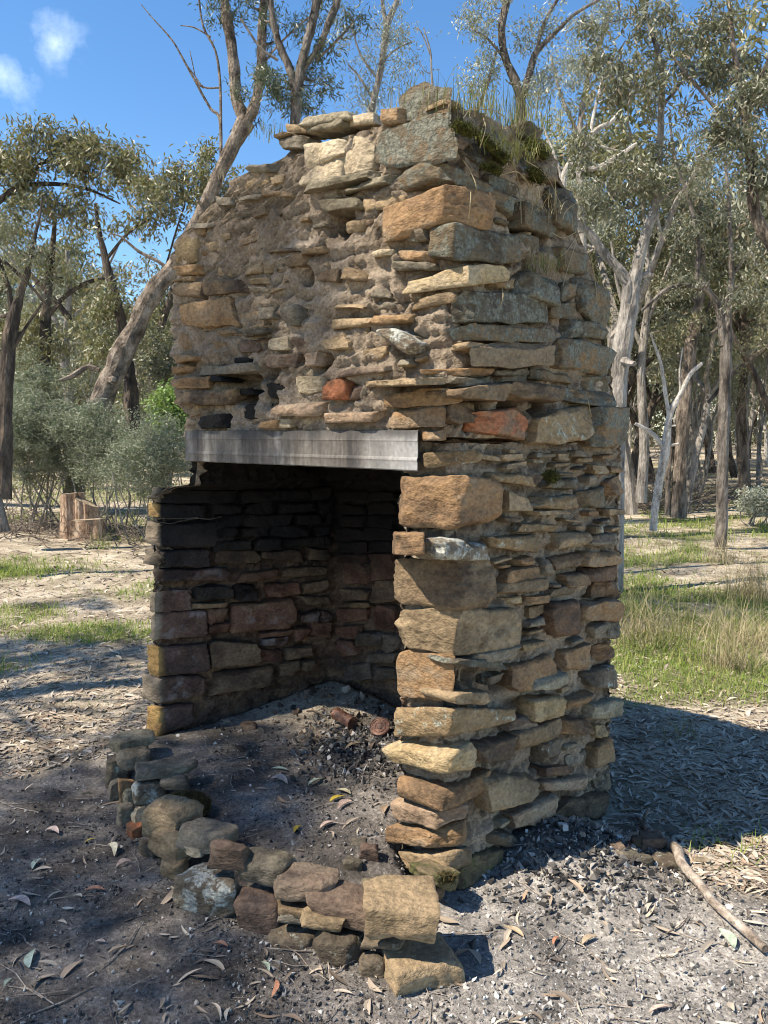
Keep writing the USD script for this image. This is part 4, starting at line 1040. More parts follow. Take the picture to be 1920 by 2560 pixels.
obj('lid', orient(lathe([(.0005, -.003), (.012, -.003), (.014, -.006), (.020, -.006), (.022, -.003), (.029, -.003), (.031, -.006), (.037, -.006), (.039, -.003), (.0455, -.003), (.0455, -.01), (.0005, -.01)]), ax2, c2), RUST, can2, smooth=30)

# ------------------------------------------------------------------ leaves, twigs, gravel, charcoal


def leaf_shape(L, W, curl, n=5):
    s = np.linspace(0, 1, n)
    w = W * np.sin(np.pi * np.clip(s * .96 + .02, 0, 1)) ** .8
    x = L * (s - .5); z = curl * L * (1 - (2 * s - 1) ** 2)
    bend = .12 * L * np.sin(np.pi * s)
    v = np.concatenate([np.stack([x, bend - w / 2, z + w * .12], 1), np.stack([x, bend, z], 1), np.stack([x, bend + w / 2, z + w * .12], 1)])
    f = []
    for a in (0, 1):
        for i in range(n - 1):
            p, q_ = a * n + i, (a + 1) * n + i
            f += [[p, p + 1, q_ + 1], [p, q_ + 1, q_]]
    return v, np.array(f)


def rot_xyz(n, g, tilt=.35):
    a = g.uniform(0, 2 * np.pi, n); t = g.normal(0, tilt, n); u = g.normal(0, tilt, n)
    ca, sa = np.cos(a), np.sin(a)
    R = np.zeros((n, 3, 3))
    R[:, 0] = np.stack([ca, -sa, 0 * a], 1); R[:, 1] = np.stack([sa, ca, 0 * a], 1); R[:, 2, 2] = 1
    Rx = np.zeros((n, 3, 3)); Rx[:, 0, 0] = 1; Rx[:, 1, 1] = np.cos(t); Rx[:, 1, 2] = -np.sin(t); Rx[:, 2, 1] = np.sin(t); Rx[:, 2, 2] = np.cos(t)
    Ry = np.zeros((n, 3, 3)); Ry[:, 1, 1] = 1; Ry[:, 0, 0] = np.cos(u); Ry[:, 0, 2] = np.sin(u); Ry[:, 2, 0] = -np.sin(u); Ry[:, 2, 2] = np.cos(u)
    return R @ Rx @ Ry


def scatter(shapes, pos, R, scale):
    """One mesh of many small copies of the given shapes."""
    vs, fs, o = [], [], 0
    pick = np.arange(len(pos)) % len(shapes)
    for k, (v, f) in enumerate(shapes):
        m = pick == k
        if not m.any():
            continue
        sc = np.asarray(scale)[m]
        sc = sc[:, None, None] if sc.ndim == 1 else sc[:, None, :]
        w = np.einsum('nij,nkj->nki', R[m], v[None] * sc) + pos[m][:, None]
        n = len(w)
        vs.append(w.reshape(-1, 3)); fs.append((f[None] + (np.arange(n) * len(v))[:, None, None]).reshape(-1, 3) + o)
        o += n * len(v)
    return np.vstack(vs), np.vstack(fs)


g = np.random.default_rng(21)


def inside_walls(x, y):
    p = np.stack([x, y], -1)
    dF = (p - A) @ nF; dR = (p - A) @ nR
    back = (p - C0) @ nF
    t = (p - A) @ tF
    tb_ = np.array([D0[1] - C0[1], -(D0[0] - C0[0])]); tb_ = tb_ / np.linalg.norm(tb_); tb_ = tb_ if np.dot(A - C0, tb_) < 0 else -tb_
    body = (dF < .02) & (dR < .02) & ((p - C0) @ tb_ < .02) & (t < np.dot(E0 - A, tF) + .03) & ((p - D0) @ nF > -.05)
    fire = ((p - Pin) @ nF < .05) & ((p - Lin) @ nI > .03) & ((p - Pin) @ tF > .0) & ((p - IB) @ nF > .03)
    return body & ~fire


def spread(n, x0, x1, d0, d1, dens=None, power=1.5):
    """Random ground spots, thinning with distance: uniform over the view."""
    y = 1.0 / g.uniform(1 / d1, 1 / d0, n) if power > 1 else g.uniform(d0, d1, n)
    x = g.uniform(x0, x1, n) * y
    k = ~inside_walls(x, y)
    if dens is not None:
        k &= g.random(n) < dens(x, y)
    x, y = x[k], y[k]
    return np.stack([x, y, H(x, y)], -1)


leaf_shapes = [leaf_shape(1, .22, .05), leaf_shape(1, .17, -.04), leaf_shape(1, .30, .02), leaf_shape(1, .11, .09), (leaf_shape(1, .2, .03)[0] * [1, -1, 1], leaf_shape(1, .2, .03)[1][:, ::-1]), (leaf_shape(1, .13, -.03)[0] * [1, -1, 1], leaf_shape(1, .13, .03)[1][:, ::-1])]
P = spread(70000, -.62, .62, 1.8, 16, lambda x, y: np.where(ash_mask(x, y) > .5, .011, .9) * (1 - .6 * grass_mask(x, y)))
P[:, 2] += .006
obj('leaf_litter', scatter(leaf_shapes, P, rot_xyz(len(P), g, .22), g.uniform(.03, .10, len(P)) * np.clip(P[:, 1] / 7, .9, 1.5)), LITTER, kind='stuff', label='dry fallen gum leaves and bark strips over the ground', cat='leaf litter')
P = spread(5000, -.62, .62, 1.8, 16, lambda x, y: np.where(ash_mask(x, y) > .5, .10, .8))
tw = [tube(np.array([[-.5, 0, 0], [-.2, .03, .01], [.15, -.02, .0], [.5, .03, .01]]), [.008, .008, .007, .004], 4), tube(np.array([[-.5, .05, 0], [0, -.04, .02], [.5, .03, .0]]), [.011, .01, .007], 4)]
P[:, 2] += .004
obj('twig_litter', scatter(tw, P, rot_xyz(len(P), g, .06), g.uniform(.06, .32, len(P)) * g.uniform(.5, 1, len(P))), DEADW, kind='stuff', label='thin dry twigs scattered over the ground', cat='twigs')


def rock_shape(seed, flat=.75):
    gg = np.random.default_rng(seed)
    m = trimesh.convex.convex_hull(gg.normal(size=(8, 3)) * np.array([1, 1, flat]))
    v = np.array(m.vertices); v /= np.abs(v).max()
    return v, np.array(m.faces)


def pebble_mat(name, cols, rough=.9):
    VARIED.add('/World/Looks/' + name)
    return usdkit.material(stage, '/World/Looks/' + name, {'g': ('geometry', {}), 'at': ('attribute', {'attribute': 'piece'}), 'r': ('rgb_ramp', {'ramp': cols}), 'n': ('noise_texture', {'scale': 140.0, 'detail': 3.0}), 'b': ('bump', {'strength': .6, 'distance': .004}),
                           'p': ('principled_bsdf', {'roughness': rough, 'specular_ior_level': .25})}, [('at.fac', 'r.fac'), ('r.color', 'p.base_color'), ('g.position', 'n.vector'), ('n.fac', 'b.height'), ('b.normal', 'p.normal')], surface='p.BSDF')


COAL = pebble_mat('charcoal_bits', [(0, (.018, .017, .016)), (.35, (.04, .037, .035)), (.6, (.085, .079, .072)), (.82, (.17, .155, .138)), (.94, (.34, .315, .28)), (1, (.55, .52, .47))], .8)
ASHB = pebble_mat('ash_bits', [(0, (.06, .058, .055)), (.3, (.15, .142, .13)), (.6, (.26, .245, .225)), (.85, (.37, .35, .32)), (1, (.5, .48, .44))])
rocks = [rock_shape(s) for s in range(6)]
P = spread(52000, -.6, .6, 1.75, 5.0, lambda x, y: ash_mask(x, y) * (1 - .72 * sstep(x, -.1, .4) * (1 - sstep(y, 2.6, 3.0))) * (.15 + .85 * sstep(fbm(np.stack([x, y, 0 * x], -1) * 3.0, 3, 61), .36, .56)))
sc = .0026 + .0095 * g.random(len(P)) ** 4
P[:, 2] += sc * .3
obj('charcoal_bits', scatter(rocks, P, rot_xyz(len(P), g, 1.0), sc), COAL, kind='stuff', label='crumbs of black charcoal strewn over the ash', cat='charcoal')
bright = lambda x, y: ash_mask(x, y) * sstep(x, .05, .5) * (1 - sstep(y, 2.9, 3.4)) + .12 * ash_mask(x, y)
P = spread(34000, -.6, .62, 1.75, 4.6, bright)
sc = .003 + .011 * g.random(len(P)) ** 3.5
P[:, 2] += sc * .3
obj('ash_bits', scatter(rocks, P, rot_xyz(len(P), g, 1.0), sc), ASHB, kind='stuff', label='pale crumbs of burnt ash and gravel by the chimney foot', cat='ash')
# coals in the hearth and on the mound by the right face
hp = on_ground(*C5(1110, 190))
n = 1500
P = np.stack([hp[0] + g.normal(0, .17, n), hp[1] + g.normal(0, .22, n)], 1); P = P[~inside_walls(P[:, 0], P[:, 1])]
n2 = 1500
Q = np.stack([MOUND[0] + g.normal(0, .25, n2) + .05, MOUND[1] - .12 + g.normal(0, .17, n2)], 1); Q = Q[~inside_walls(Q[:, 0], Q[:, 1])]
P = np.vstack([P, Q]); P = np.c_[P, H(P[:, 0], P[:, 1])]
sc = .007 + .017 * g.random(len(P)) ** 2; P[:, 2] += sc * .4
obj('coal_lumps', scatter(rocks, P, rot_xyz(len(P), g, 1.0), sc), COAL, kind='stuff', label='larger black coals heaped in the hearth and against the chimney foot', cat='charcoal')


RUBB = pebble_mat('rubble_bits', [(0, (.05, .036, .028)), (.4, (.12, .085, .06)), (.7, (.19, .14, .10)), (.9, (.26, .2, .15)), (1, (.36, .30, .24))])
n = 1800
P = np.stack([IB[0] + g.normal(.05, .42, n), IB[1] + g.normal(-.2, .42, n)], 1)
P = P[~inside_walls(P[:, 0], P[:, 1])]
P = np.c_[P, H(P[:, 0], P[:, 1])]
sc = .004 + .034 * g.random(len(P)) ** 5
obj('rubble_bits', scatter(rocks, P, rot_xyz(len(P), g, 1.0), sc), RUBB, kind='stuff', label='crumbled stone and mud fallen at the back of the fireplace', cat='rubble')


def flat_leaf(xf, x0, y0, x1, y1, col, lab, up=.012):
    key = 'leaf_' + col[0]
    if not stage.GetPrimAtPath('/World/Looks/' + key):
        mat_noise(key, [tuple(.75 * c for c in col[1]), col[1], tuple(min(1, 1.15 * c) for c in col[1])], scale=30, rough=.5, spec=.4, bump=.2)
    a, b = on_ground(*xf(x0, y0)), on_ground(*xf(x1, y1))
    L = np.linalg.norm(b - a); gg = np.random.default_rng(int(x0 * 7 + y0))
    v, f = leaf_shape(L, L * gg.uniform(.2, .3), gg.uniform(-.04, .12), 9)
    d = unit(np.r_[(b - a)[:2], 0]); s_ = np.array([-d[1], d[0], 0]); u_ = unit(np.array([gg.normal(0, .2), gg.normal(0, .2) - .1, 1]))
    v = v[:, :1] * d + v[:, 1:2] * s_ + v[:, 2:] * np.array([0, 0, 1.]) + (v @ np.array([0, 1., 0]))[:, None] * np.array([0, 0, gg.normal(0, .25)]) + (a + b) / 2 + [0, 0, up]
    v2 = v - [0, 0, .0012]; k = len(v)
    obj('fallen_leaf', (np.vstack([v, v2]), np.vstack([f, f[:, ::-1] + k])), '/World/Looks/' + key, smooth=True, label=lab, cat='leaf')


YEL, PAL, ORG_, PNK, GRN, TAN = ('yellow', (.52, .38, .06)), ('straw', (.48, .42, .28)), ('rust', (.40, .19, .11)), ('pink', (.46, .34, .28)), ('sage', (.30, .35, .27)), ('tan', (.34, .26, .17))
for x0, y0, x1, y1, c, lab in [
    (270, 545, 350, 572, PNK, 'curved greyish pink leaf on dark ash left of the red kerb stone'), (500, 625, 570, 602, YEL, 'slim yellow leaf on the ash left of the kerb'), (637, 642, 678, 698, PAL, 'straw coloured leaf upright beside the kerb'),
    (688, 765, 775, 732, PNK, 'pale pink leaf below the straw coloured one'), (502, 908, 622, 905, ORG_, 'broad rust red leaf on dark ash, middle left'), (1012, 888, 1046, 980, PAL, 'white leaf standing against the lichen covered kerb boulder'),
    (1266, 1220, 1350, 1245, ORG_, 'small rust red leaf on the ash below the purple kerb block'), (1550, 1335, 1595, 1390, GRN, 'torn sage green leaf in the middle foreground'), (1635, 1442, 1610, 1545, ORG_, 'curled rust red leaf in the bottom middle foreground'),
    (192, 778, 245, 718, GRN, 'sage green leaf far left on the dark ash'), (50, 965, 180, 998, PNK, 'long pale pink leaf at the left edge'), (22, 1485, 72, 1432, GRN, 'oval pale green leaf in the bottom left corner'), (640, 1280, 750, 1240, TAN, 'crumpled tan leaf in the left foreground'),
    (175, 1368, 210, 1258, GRN, 'curved greenish leaf in the left foreground'), (565, 1212, 625, 1215, PNK, 'small grey pink leaf above the crumpled tan leaf')]:
    flat_leaf(C7, x0, y0, x1, y1, c, lab)
for x0, y0, x1, y1, c, lab in [
    (986, 412, 1045, 388, YEL, 'bright yellow leaf on the hearth ash'), (1010, 366, 1070, 380, PAL, 'straw yellow leaf just above the bright yellow one in the hearth'), (846, 540, 874, 502, YEL, 'small yellow leaf upright on the hearth ash above the rounded kerb stone'), (752, 322, 820, 338, PNK, 'pink leaf in the middle of the hearth ash'),
    (900, 348, 970, 322, GRN, 'grey green leaf in the middle of the hearth ash'), (948, 520, 1010, 488, PNK, 'pinkish leaf low in the hearth ash right of the yellow one'), (1018, 442, 1075, 405, PNK, 'curled pink leaf under the bright yellow leaf'), (1048, 205, 1125, 180, TAN, 'orange tan leaf on the coals below the cans'), (755, 278, 820, 286, GRN, 'pale green leaf high in the hearth ash')]:
    flat_leaf(C5, x0, y0, x1, y1, c, lab)
for x0, y0, x1, y1, c, lab in [(635, 800, 662, 760, ORG_, 'rust leaf on pale ash right of the chimney'), (1425, 720, 1500, 820, GRN, 'long sage leaf beside the lower end of the dead branch'), (1090, 1130, 1195, 1090, PNK, 'pink leaf at the bottom edge of the pale ash'), (770, 800, 845, 760, TAN, 'tan leaf curled on the pale ash, centre right'), (400, 715, 495, 760, TAN, 'flat tan bark flake on pale ash near the kerb end')]:
    flat_leaf(C6, x0, y0, x1, y1, c, lab)
# moss cushion on the kerb
mc = on_ground(*C5(400, 640)); mc = U(*C5(418, 408), mc[1] + .22)
n = 2600
a = g.uniform(0, 2 * np.pi, n); r_ = np.sqrt(g.random(n))
pos = mc + np.stack([np.cos(a) * r_ * .10, np.sin(a) * r_ * .075, .045 * np.sqrt(np.clip(1 - r_ ** 2, 0, 1)) - .02], 1)
spike = (np.array([[-.15, 0, 0], [.15, 0, 0], [0, .12, 1], [0, -.15, 0]]), np.array([[0, 1, 2], [1, 3, 2], [3, 0, 2]]))
mcush = thing('moss_cushion', 'dark dry moss cushion on a kerb stone of the hearth', 'moss')
obj('cushion', join([scatter([spike], pos, rot_xyz(n, g, .5), g.uniform(.012, .026, n)), (lambda s: (np.array(s.vertices) * [.1, .078, .045] + mc - [0, 0, .02], np.array(s.faces)))(trimesh.creation.icosphere(3))]), DMOSS, mcush)


# ------------------------------------------------------------------ grass
def blades(pos, h, w, lean, g, seg=3, droop=.3):
    n = len(pos)
    a = g.uniform(0, 2 * np.pi, n); d = np.stack([np.cos(a), np.sin(a), 0 * a], 1); s_ = np.stack([-np.sin(a), np.cos(a), 0 * a], 1)
    ln = np.abs(g.normal(lean, lean * .6, n))[:, None]
    vs = []
    for k in range(seg + 1):
        t = k / seg
        c = pos + np.array([0, 0, 1.]) * (h[:, None] * (t - droop * ln * t * t)) + d * (h[:, None] * ln * t ** 1.8)
        ww = (w * (1 - t) ** .7)[:, None]
        if k < seg:
            vs += [c - s_ * ww / 2, c + s_ * ww / 2]
        else:
            vs.append(c)
    m = 2 * seg + 1
    v = np.stack(vs, 1).reshape(-1, 3)
    f = []
    for k in range(seg - 1):
        f += [[2 * k, 2 * k + 1, 2 * k + 3], [2 * k, 2 * k + 3, 2 * k + 2]]
    f.append([2 * seg - 2, 2 * seg - 1, 2 * seg])
    return v, (np.array(f)[None] + (np.arange(n) * m)[:, None, None]).reshape(-1, 3)


P = spread(215000, -.62, .62, 4.6, 26, lambda x, y: grass_mask(x, y) * .8 + .004)
hh = g.uniform(.02, .075, len(P)) * np.clip(P[:, 1] / 7, .8, 2.0)
obj('grass', blades(P, hh, .0052 * np.clip(P[:, 1] / 5, 1, 4), .6, g), GRASS, kind='stuff', label='short green grass growing in sunny patches of the clearing', cat='grass')


def tussock(px, py, n_, h, lab, mat=DRYG, spread_=.1, lean=.7, w=.004, name='grass_tussock', cat='grass tuft', at=None, grp=None):
    n = int(n_ * (1.0 if mat is DRYG else .7)); w = w * 1.5
    b = on_ground(px * S_D, py * S_D) if at is None else at
    pos = b + np.c_[g.normal(0, spread_, (n, 2)), np.zeros(n)]
    if at is None:
        pos[:, 2] = H(pos[:, 0], pos[:, 1]) - .005
    t = thing(name, lab, cat, group=grp)
    obj('blades', blades(pos, (.25 + .95 * g.random(n) ** 1.5) * h * 1.1, g.uniform(.5, 1.1, n) * w, lean, g, 6, .4), mat, t, kind='stuff')


tussock(1625, 1290, 420, .62, 'tall dry grass tussock at the right edge', lean=.8, spread_=.14)
tussock(1560, 1215, 240, .5, 'pale dry tussock at the foot of the stringy dark trunk', spread_=.14)
tussock(1400, 1400, 300, .5, 'arching straw and green tussock beside the chimney corner', mat=TOPG, lean=.9, spread_=.16)
tussock(1380, 1370, 160, .55, 'straw stems arching close to the chimney corner', lean=1.0, spread_=.12)
tussock(1570, 1440, 260, .38, 'dry clump in the sunny grass, lower right', spread_=.1)
tussock(1640, 1400, 360, .5, 'drooping dry tussock below the tall one at the right edge', lean=1.1, spread_=.2)
tussock(1530, 1370, 260, .45, 'thin mixed tussock in the middle of the right hand grass', mat=TOPG, lean=1.0, spread_=.2)
tussock(1490, 1190, 200, .3, 'small green tussock between the pale sapling and the dark trunk', mat=GRASS, spread_=.12)
tussock(1420, 1180, 220, .32, 'grey green tussock in the shade beyond the chimney', mat=TOPG, spread_=.25)
tussock(1650, 1130, 240, .45, 'rank grass by the right edge under the far trees', mat=TOPG, spread_=.35)
tussock(218, 1185, 180, .28, 'green tussock at the foot of the old stump', mat=GRASS, spread_=.1)
tussock(15, 1445, 160, .13, 'low green tuft at the left edge of the clearing', mat=GRASS, spread_=.12)
tussock(1560, 1830, 180, .09, 'low green tuft on the shaded litter near the rubble', mat=GRASS, spread_=.12)
tussock(1475, 1590, 40, .16, 'few thin dark stems on the shaded litter', mat=TOPG, spread_=.04)

# grass, moss and dry stems on the chimney top
gt = np.random.default_rng(5)


def wall_tuft(xf, x, y, n, h, lab, pl='R', off=-.08, mat=TOPG, sp=.06, lean=.35):
    b = hit(*xf(x, y), SURF[pl][0], SURF[pl][1], off)
    pos = b + np.c_[gt.normal(0, sp, (n, 2)), gt.normal(0, .012, n)]
    t = thing('wall_grass_tuft', lab, 'grass tuft')
    obj('blades', blades(pos, gt.uniform(.25, 1.0, n) * h * .68, np.full(n, .003), lean, gt, 5, .4), mat, t, kind='stuff')


wall_tuft(C2, 262, 190, 90, .17, 'thin tuft behind the topmost block of the chimney', 'F', -.15)
wall_tuft(C2, 505, 235, 150, .20, 'straw green tuft just right of the topmost block', 'R', -.05)
wall_tuft(C2, 680, 260, 220, .22, 'long tuft in the middle of the chimney top', 'R', -.1, sp=.09)
wall_tuft(C2, 860, 330, 260, .2, 'dense green tuft at the right end of the chimney top', 'R', -.05, sp=.08)
wall_tuft(C2, 780, 470, 200, .2, 'mixed dry and green grass spilling down the upper right face', 'R', .02, sp=.07, lean=.9)
wall_tuft(C2, 960, 760, 110, .16, 'dry grass hanging on the right face below the top', 'R', .02, mat=DRYG, sp=.08, lean=1.0)
wall_tuft(C2, 990, 1060, 150, .11, 'small straw tuft on a ledge half way up the right face', 'R', .03, mat=TOPG, sp=.05, lean=.8)
wall_tuft(C1, 890, 375, 60, .13, 'fine green tuft on the left shoulder of the chimney top', 'F', -.05, sp=.05)
wall_tuft(C1, 620, 650, 30, .1, 'sparse dry stems on the left stepped edge', 'F', -.02, mat=DRYG, sp=.03)
stems = []
for path in [((560, 480), (600, 540), (630, 620), (620, 670)), ((600, 650), (598, 710), (590, 790)), ((670, 250), (680, 310), (650, 410)), ((560, 210), (650, 203), (730, 210), (785, 245)), ((830, 500), (860, 600), (870, 700), (875, 820)), ((1180, 900), (1130, 1050), (1100, 1160)),
             ((1250, 1000), (1280, 1180), (1265, 1310)), ((1225, 1735), (1240, 1800), (1255, 1870)), ((760, 560), (850, 540), (900, 590)), ((1040, 870), (1100, 900), (1170, 870)), ((1090, 1000), (1130, 960), (1180, 880)), ((900, 480), (1010, 560), (1100, 740)), ((770, 1170), (775, 1220), (760, 1270)), ((560, 250), (600, 200), (640, 190))]:
    q = smooth_path([hit(*C2(x, y), A3, R3, .06 + .03 * math.sin(x)) for x, y in path], 4)
    stems.append(tube(q, .0016, 4))
dst = thing('dry_stems', 'bleached dry grass stems dangling down the right face of the chimney', 'dry stems')
for m_ in stems:
    obj('stem', m_, DRYG, dst)


def moss(xf, pts, wid, lab, pl='R', off=.03, mat=MOSS):
    mm = thing('moss_patch', lab, 'moss')
    q = smooth_path([hit(*xf(x, y), SURF[pl][0], SURF[pl][1], off) for x, y in pts], 8)
    k = gt.integers(0, len(q), 900)
    pos = q[k] + gt.normal(0, wid, (900, 3)) * np.array([1, 1, .7])
    body = tube(q, wid * 1.1, 8, .5, 4)
    obj('cushion', join([body, scatter([spike], pos, rot_xyz(900, gt, .7), gt.uniform(.008, .016, 900))]), mat, mm)


moss(C2, [(525, 290), (600, 330)], .012, 'short green moss strip under the grass beside the lichen boulder')
moss(C2, [(640, 345), (720, 420), (790, 480)], .014, 'long diagonal green moss strip under the top grass')
moss(C2, [(920, 395), (1000, 450)], .014, 'bright moss strip at the right end of the chimney top')
moss(C2, [(680, 515), (750, 540)], .008, 'thin moss line on a ledge of the upper right face')
moss(C2, [(930, 540), (970, 590)], .012, 'dark moss in the crevice of the upper right face')
moss(C4, [(400, 2105), (440, 2110)], .009, 'moss at the foot of the front corner', off=.055, mat=DMOSS)
moss(C4, [(905, 170), (930, 190)], .012, 'dark moss on a ledge half way up the right face', off=.04)

# ------------------------------------------------------------------ trees
gt = np.random.default_rng(33)


def leaf_tris(n, g, L, W, down=.75):
    """n hanging leaves at the origin: base, two sides, tip."""
    d = g.normal(size=(n, 3)); d[:, 2] = -np.abs(d[:, 2]) * .6 - down
    d += g.normal(0, .45, (n, 3))
    d /= np.linalg.norm(d, axis=1, keepdims=True)
    s_ = np.cross(d, g.normal(size=(n, 3))); s_ /= np.linalg.norm(s_, axis=1, keepdims=True) + 1e-9
    u_ = np.cross(d, s_)
    L = L * g.uniform(.6, 1.25, n)[:, None]; W = W * g.uniform(.7, 1.3, n)[:, None]
    v = np.stack([0 * d, d * L * .45 + s_ * W * .5 + u_ * L * .06, d * L + u_ * L * g.normal(0, .12, (n, 1)), d * L * .45 - s_ * W * .5 + u_ * L * .06], 1)
    return v


LQ = np.array([[0, 1, 2], [0, 2, 3]])


def crown(centres, radii, per, g, L, W, down=.75):
    """Leaf sprays: per leaves round each centre."""
    n = len(centres) * per
    c = np.repeat(np.asarray(centres), per, 0); r_ = np.repeat(np.asarray(radii), per)[:, None]
    o = g.normal(size=(n, 3)); o *= (g.random((n, 1)) ** .45) / np.linalg.norm(o, axis=1, keepdims=True)
    o[:, 2] = o[:, 2] * .8 - .1
    v = leaf_tris(n, g, L, W, down) + (c + o * r_)[:, None]
    return v.reshape(-1, 3), (LQ[None] + (np.arange(n) * 4)[:, None, None]).reshape(-1, 3)


_protos = {}


def instanced_crown(parent, centres, radii, per, g, L, W, down, mat, leaves=15, spray=.17):
    """The crown as many copies of a few small leaf sprays."""
    path = numbered(parent.GetPath().pathString + '/crown')
    pi = UsdGeom.PointInstancer.Define(stage, path)
    rel = pi.CreatePrototypesRel()
    for k in range(5):
        gg = np.random.default_rng(900 + k)
        c = gg.normal(0, spray * .45, (3, 3))
        v, f = crown(c, np.full(3, spray * .75), leaves // 3, gg, L, W, down)
        m = usdkit.mesh(stage, f'{path}/spray_{k:03d}' if k else f'{path}/spray', (v, f), mat)
        per_piece(m, (v, f), k)
        rel.AddTarget(m.GetPath())
    ns = np.maximum(1, np.round(per / leaves * g.uniform(.7, 1.3, len(centres)))).astype(int)
    c = np.repeat(np.asarray(centres), ns, 0); r_ = np.repeat(np.asarray(radii), ns)[:, None]
    n = len(c)
    o = g.normal(size=(n, 3)); o *= (g.random((n, 1)) ** .5) / np.linalg.norm(o, axis=1, keepdims=True)
    o[:, 2] *= .8
    P = c + o * r_
    yaw, tl, td = g.uniform(0, 2 * np.pi, n), np.abs(g.normal(0, .35, n)), g.uniform(0, 2 * np.pi, n)
    # yaw about z followed by a small tilt about a horizontal axis
    q1 = np.stack([np.cos(yaw / 2), 0 * yaw, 0 * yaw, np.sin(yaw / 2)], 1)
    q2 = np.stack([np.cos(tl / 2), np.sin(tl / 2) * np.cos(td), np.sin(tl / 2) * np.sin(td), 0 * tl], 1)
    w = q2[:, 0] * q1[:, 0] - q2[:, 3] * q1[:, 3]
    x = q2[:, 1] * q1[:, 0] + q2[:, 2] * q1[:, 3]; y = q2[:, 2] * q1[:, 0] - q2[:, 1] * q1[:, 3]; z = q2[:, 0] * q1[:, 3]
    pi.CreateProtoIndicesAttr(Vt.IntArray.FromNumpy(g.integers(0, 5, n).astype(np.int32)))
    pi.CreatePositionsAttr(Vt.Vec3fArray.FromNumpy(P.astype(np.float32)))
    pi.CreateOrientationsAttr(Vt.QuathArray([Gf.Quath(float(a), float(b), float(cc), float(d_)) for a, b, cc, d_ in zip(w, x, y, z)]))
    sc = g.uniform(.75, 1.3, n)[:, None].repeat(3, 1)
    pi.CreateScalesAttr(Vt.Vec3fArray.FromNumpy(sc.astype(np.float32)))
    tag(pi.GetPrim(), kind='stuff')
    LEAVES[0] += n * leaves
    return pi


LEAVES = [0]


def limb(pts, depth, sub=4, sides=9, wob=.16, seed=0):
    """A limb traced as (x, y, width[, depth]) in the 1659-wide view at a forward distance."""
    q = []
    for p in pts:
        p = (p[0], p[1], p[2] * .86, *p[3:])
        dd = p[3] if len(p) > 3 else depth
        c = D(p[0], p[1], dd)
        q.append(np.r_[c, p[2] * S_D / FPX * dd * .5])
    q = smooth_path(q, sub)
    q[:, 3] = np.maximum(q[:, 3], .002)
    if len(q) > 6:
        q[:, :3] += (fbm(q[:, :3] * 1.3 + seed, 2, seed) - .5)[:, None] * q[:, 3:4] * .6
    return q


def tree(name, label, depth, limbs, blobs=(), bark=BARK, leaf=LF_GREY, L=.11, W=.022, group=None, per=46, rc=.24, dens=1.0, foot=None, cat='tree', twigs=True, down=.75, dspread=1.0, dead=False, seed=0):
    g_ = np.random.default_rng(1000 + seed + int(depth * 10))
    ps = [limb(l, depth, seed=seed + k) for k, l in enumerate(limbs)]
    if foot is not None:            # continue the first limb down into the ground
        b = ps[0][0]
        gz = float(H(b[0], b[1])) - .15
        if b[2] > gz:
            ex = np.array([np.r_[b[0] + foot * (b[2] - gz), b[1], gz, b[3] * 1.15], np.r_[b[0] + foot * .4 * (b[2] - gz), b[1], (b[2] + gz) / 2, b[3] * 1.05]])
            ps[0] = np.vstack([ex, ps[0]])
    base = ps[0][0, :3]
    t = thing(name, label, cat, group=group)
    meshes = [tube(p[:, :3], p[:, 3], 12 if p[:, 3].max() > .05 else 6, .34, seed + k) for k, p in enumerate(ps)]
    for k, p in enumerate(list(ps)):          # broken stubs and knots
        if p[:, 3].max() < .045:
            continue
        for _ in range(3):
            m = p[g_.integers(2, len(p) - 1)]
            d_ = unit(g_.normal(size=3) * [1, 1, .5] + [0, 0, .25])
            ll = m[3] * g_.uniform(1.6, 4.0)
            meshes.append(tube(np.array([m[:3], m[:3] + d_ * ll * .6, m[:3] + d_ * ll + [0, 0, .02]]), [m[3] * .55, m[3] * .34, m[3] * .2], 6, .3, k))
    if blobs:
        nodes = np.vstack(ps)
        cs, rs, tw_ = [], [], []
        for (x, y, rx, ry, *o) in blobs:
            k = o[0] if o else 1.0
            cc = D(x, y, depth); sx = rx * S_D / FPX * depth; sz = ry * S_D / FPX * depth
            vol = max(sx * sz, .05)
            n = max(3, int(dens * k * vol * 15.0 / (rc / .24) ** 2))
            for _ in range(n):
                v = g_.normal(size=3); v *= g_.random() ** .5 / np.linalg.norm(v)
                c = cc + v * np.array([sx, min(sx, 2.2) * dspread, sz])
                cs.append(c); rs.append(rc * g_.uniform(.6, 1.3))
                if twigs:
                    dd = np.linalg.norm(nodes[:, :3] - c, axis=1) + np.maximum(0, nodes[:, 2] - c[2]) * .4
                    m = nodes[np.argmin(dd)]
                    mid = (m[:3] * .45 + c * .55) + g_.normal(0, .12, 3) * np.linalg.norm(c - m[:3]) + [0, 0, .06 * np.linalg.norm(c - m[:3])]
                    r0 = min(m[3] * .6, .006 + .008 * np.linalg.norm(c - m[:3]))
                    w = smooth_path(np.array([m[:3], mid, c]), 3)
                    tw_.append(tube(w, np.linspace(r0, .0035, len(w)), 3, closed_end=False))
                    nodes = np.vstack([nodes, np.c_[w[2:], np.linspace(r0 * .7, .0035, len(w))[2:]]])
        if tw_:
            meshes += tw_
        instanced_crown(t, cs, np.array(rs) * .95, per * 4.4, g_, L * .62, W * .66, down, leaf, leaves=18, spray=rc * .55)
    obj('trunk', join(meshes), bark, t, smooth=False)
    return t


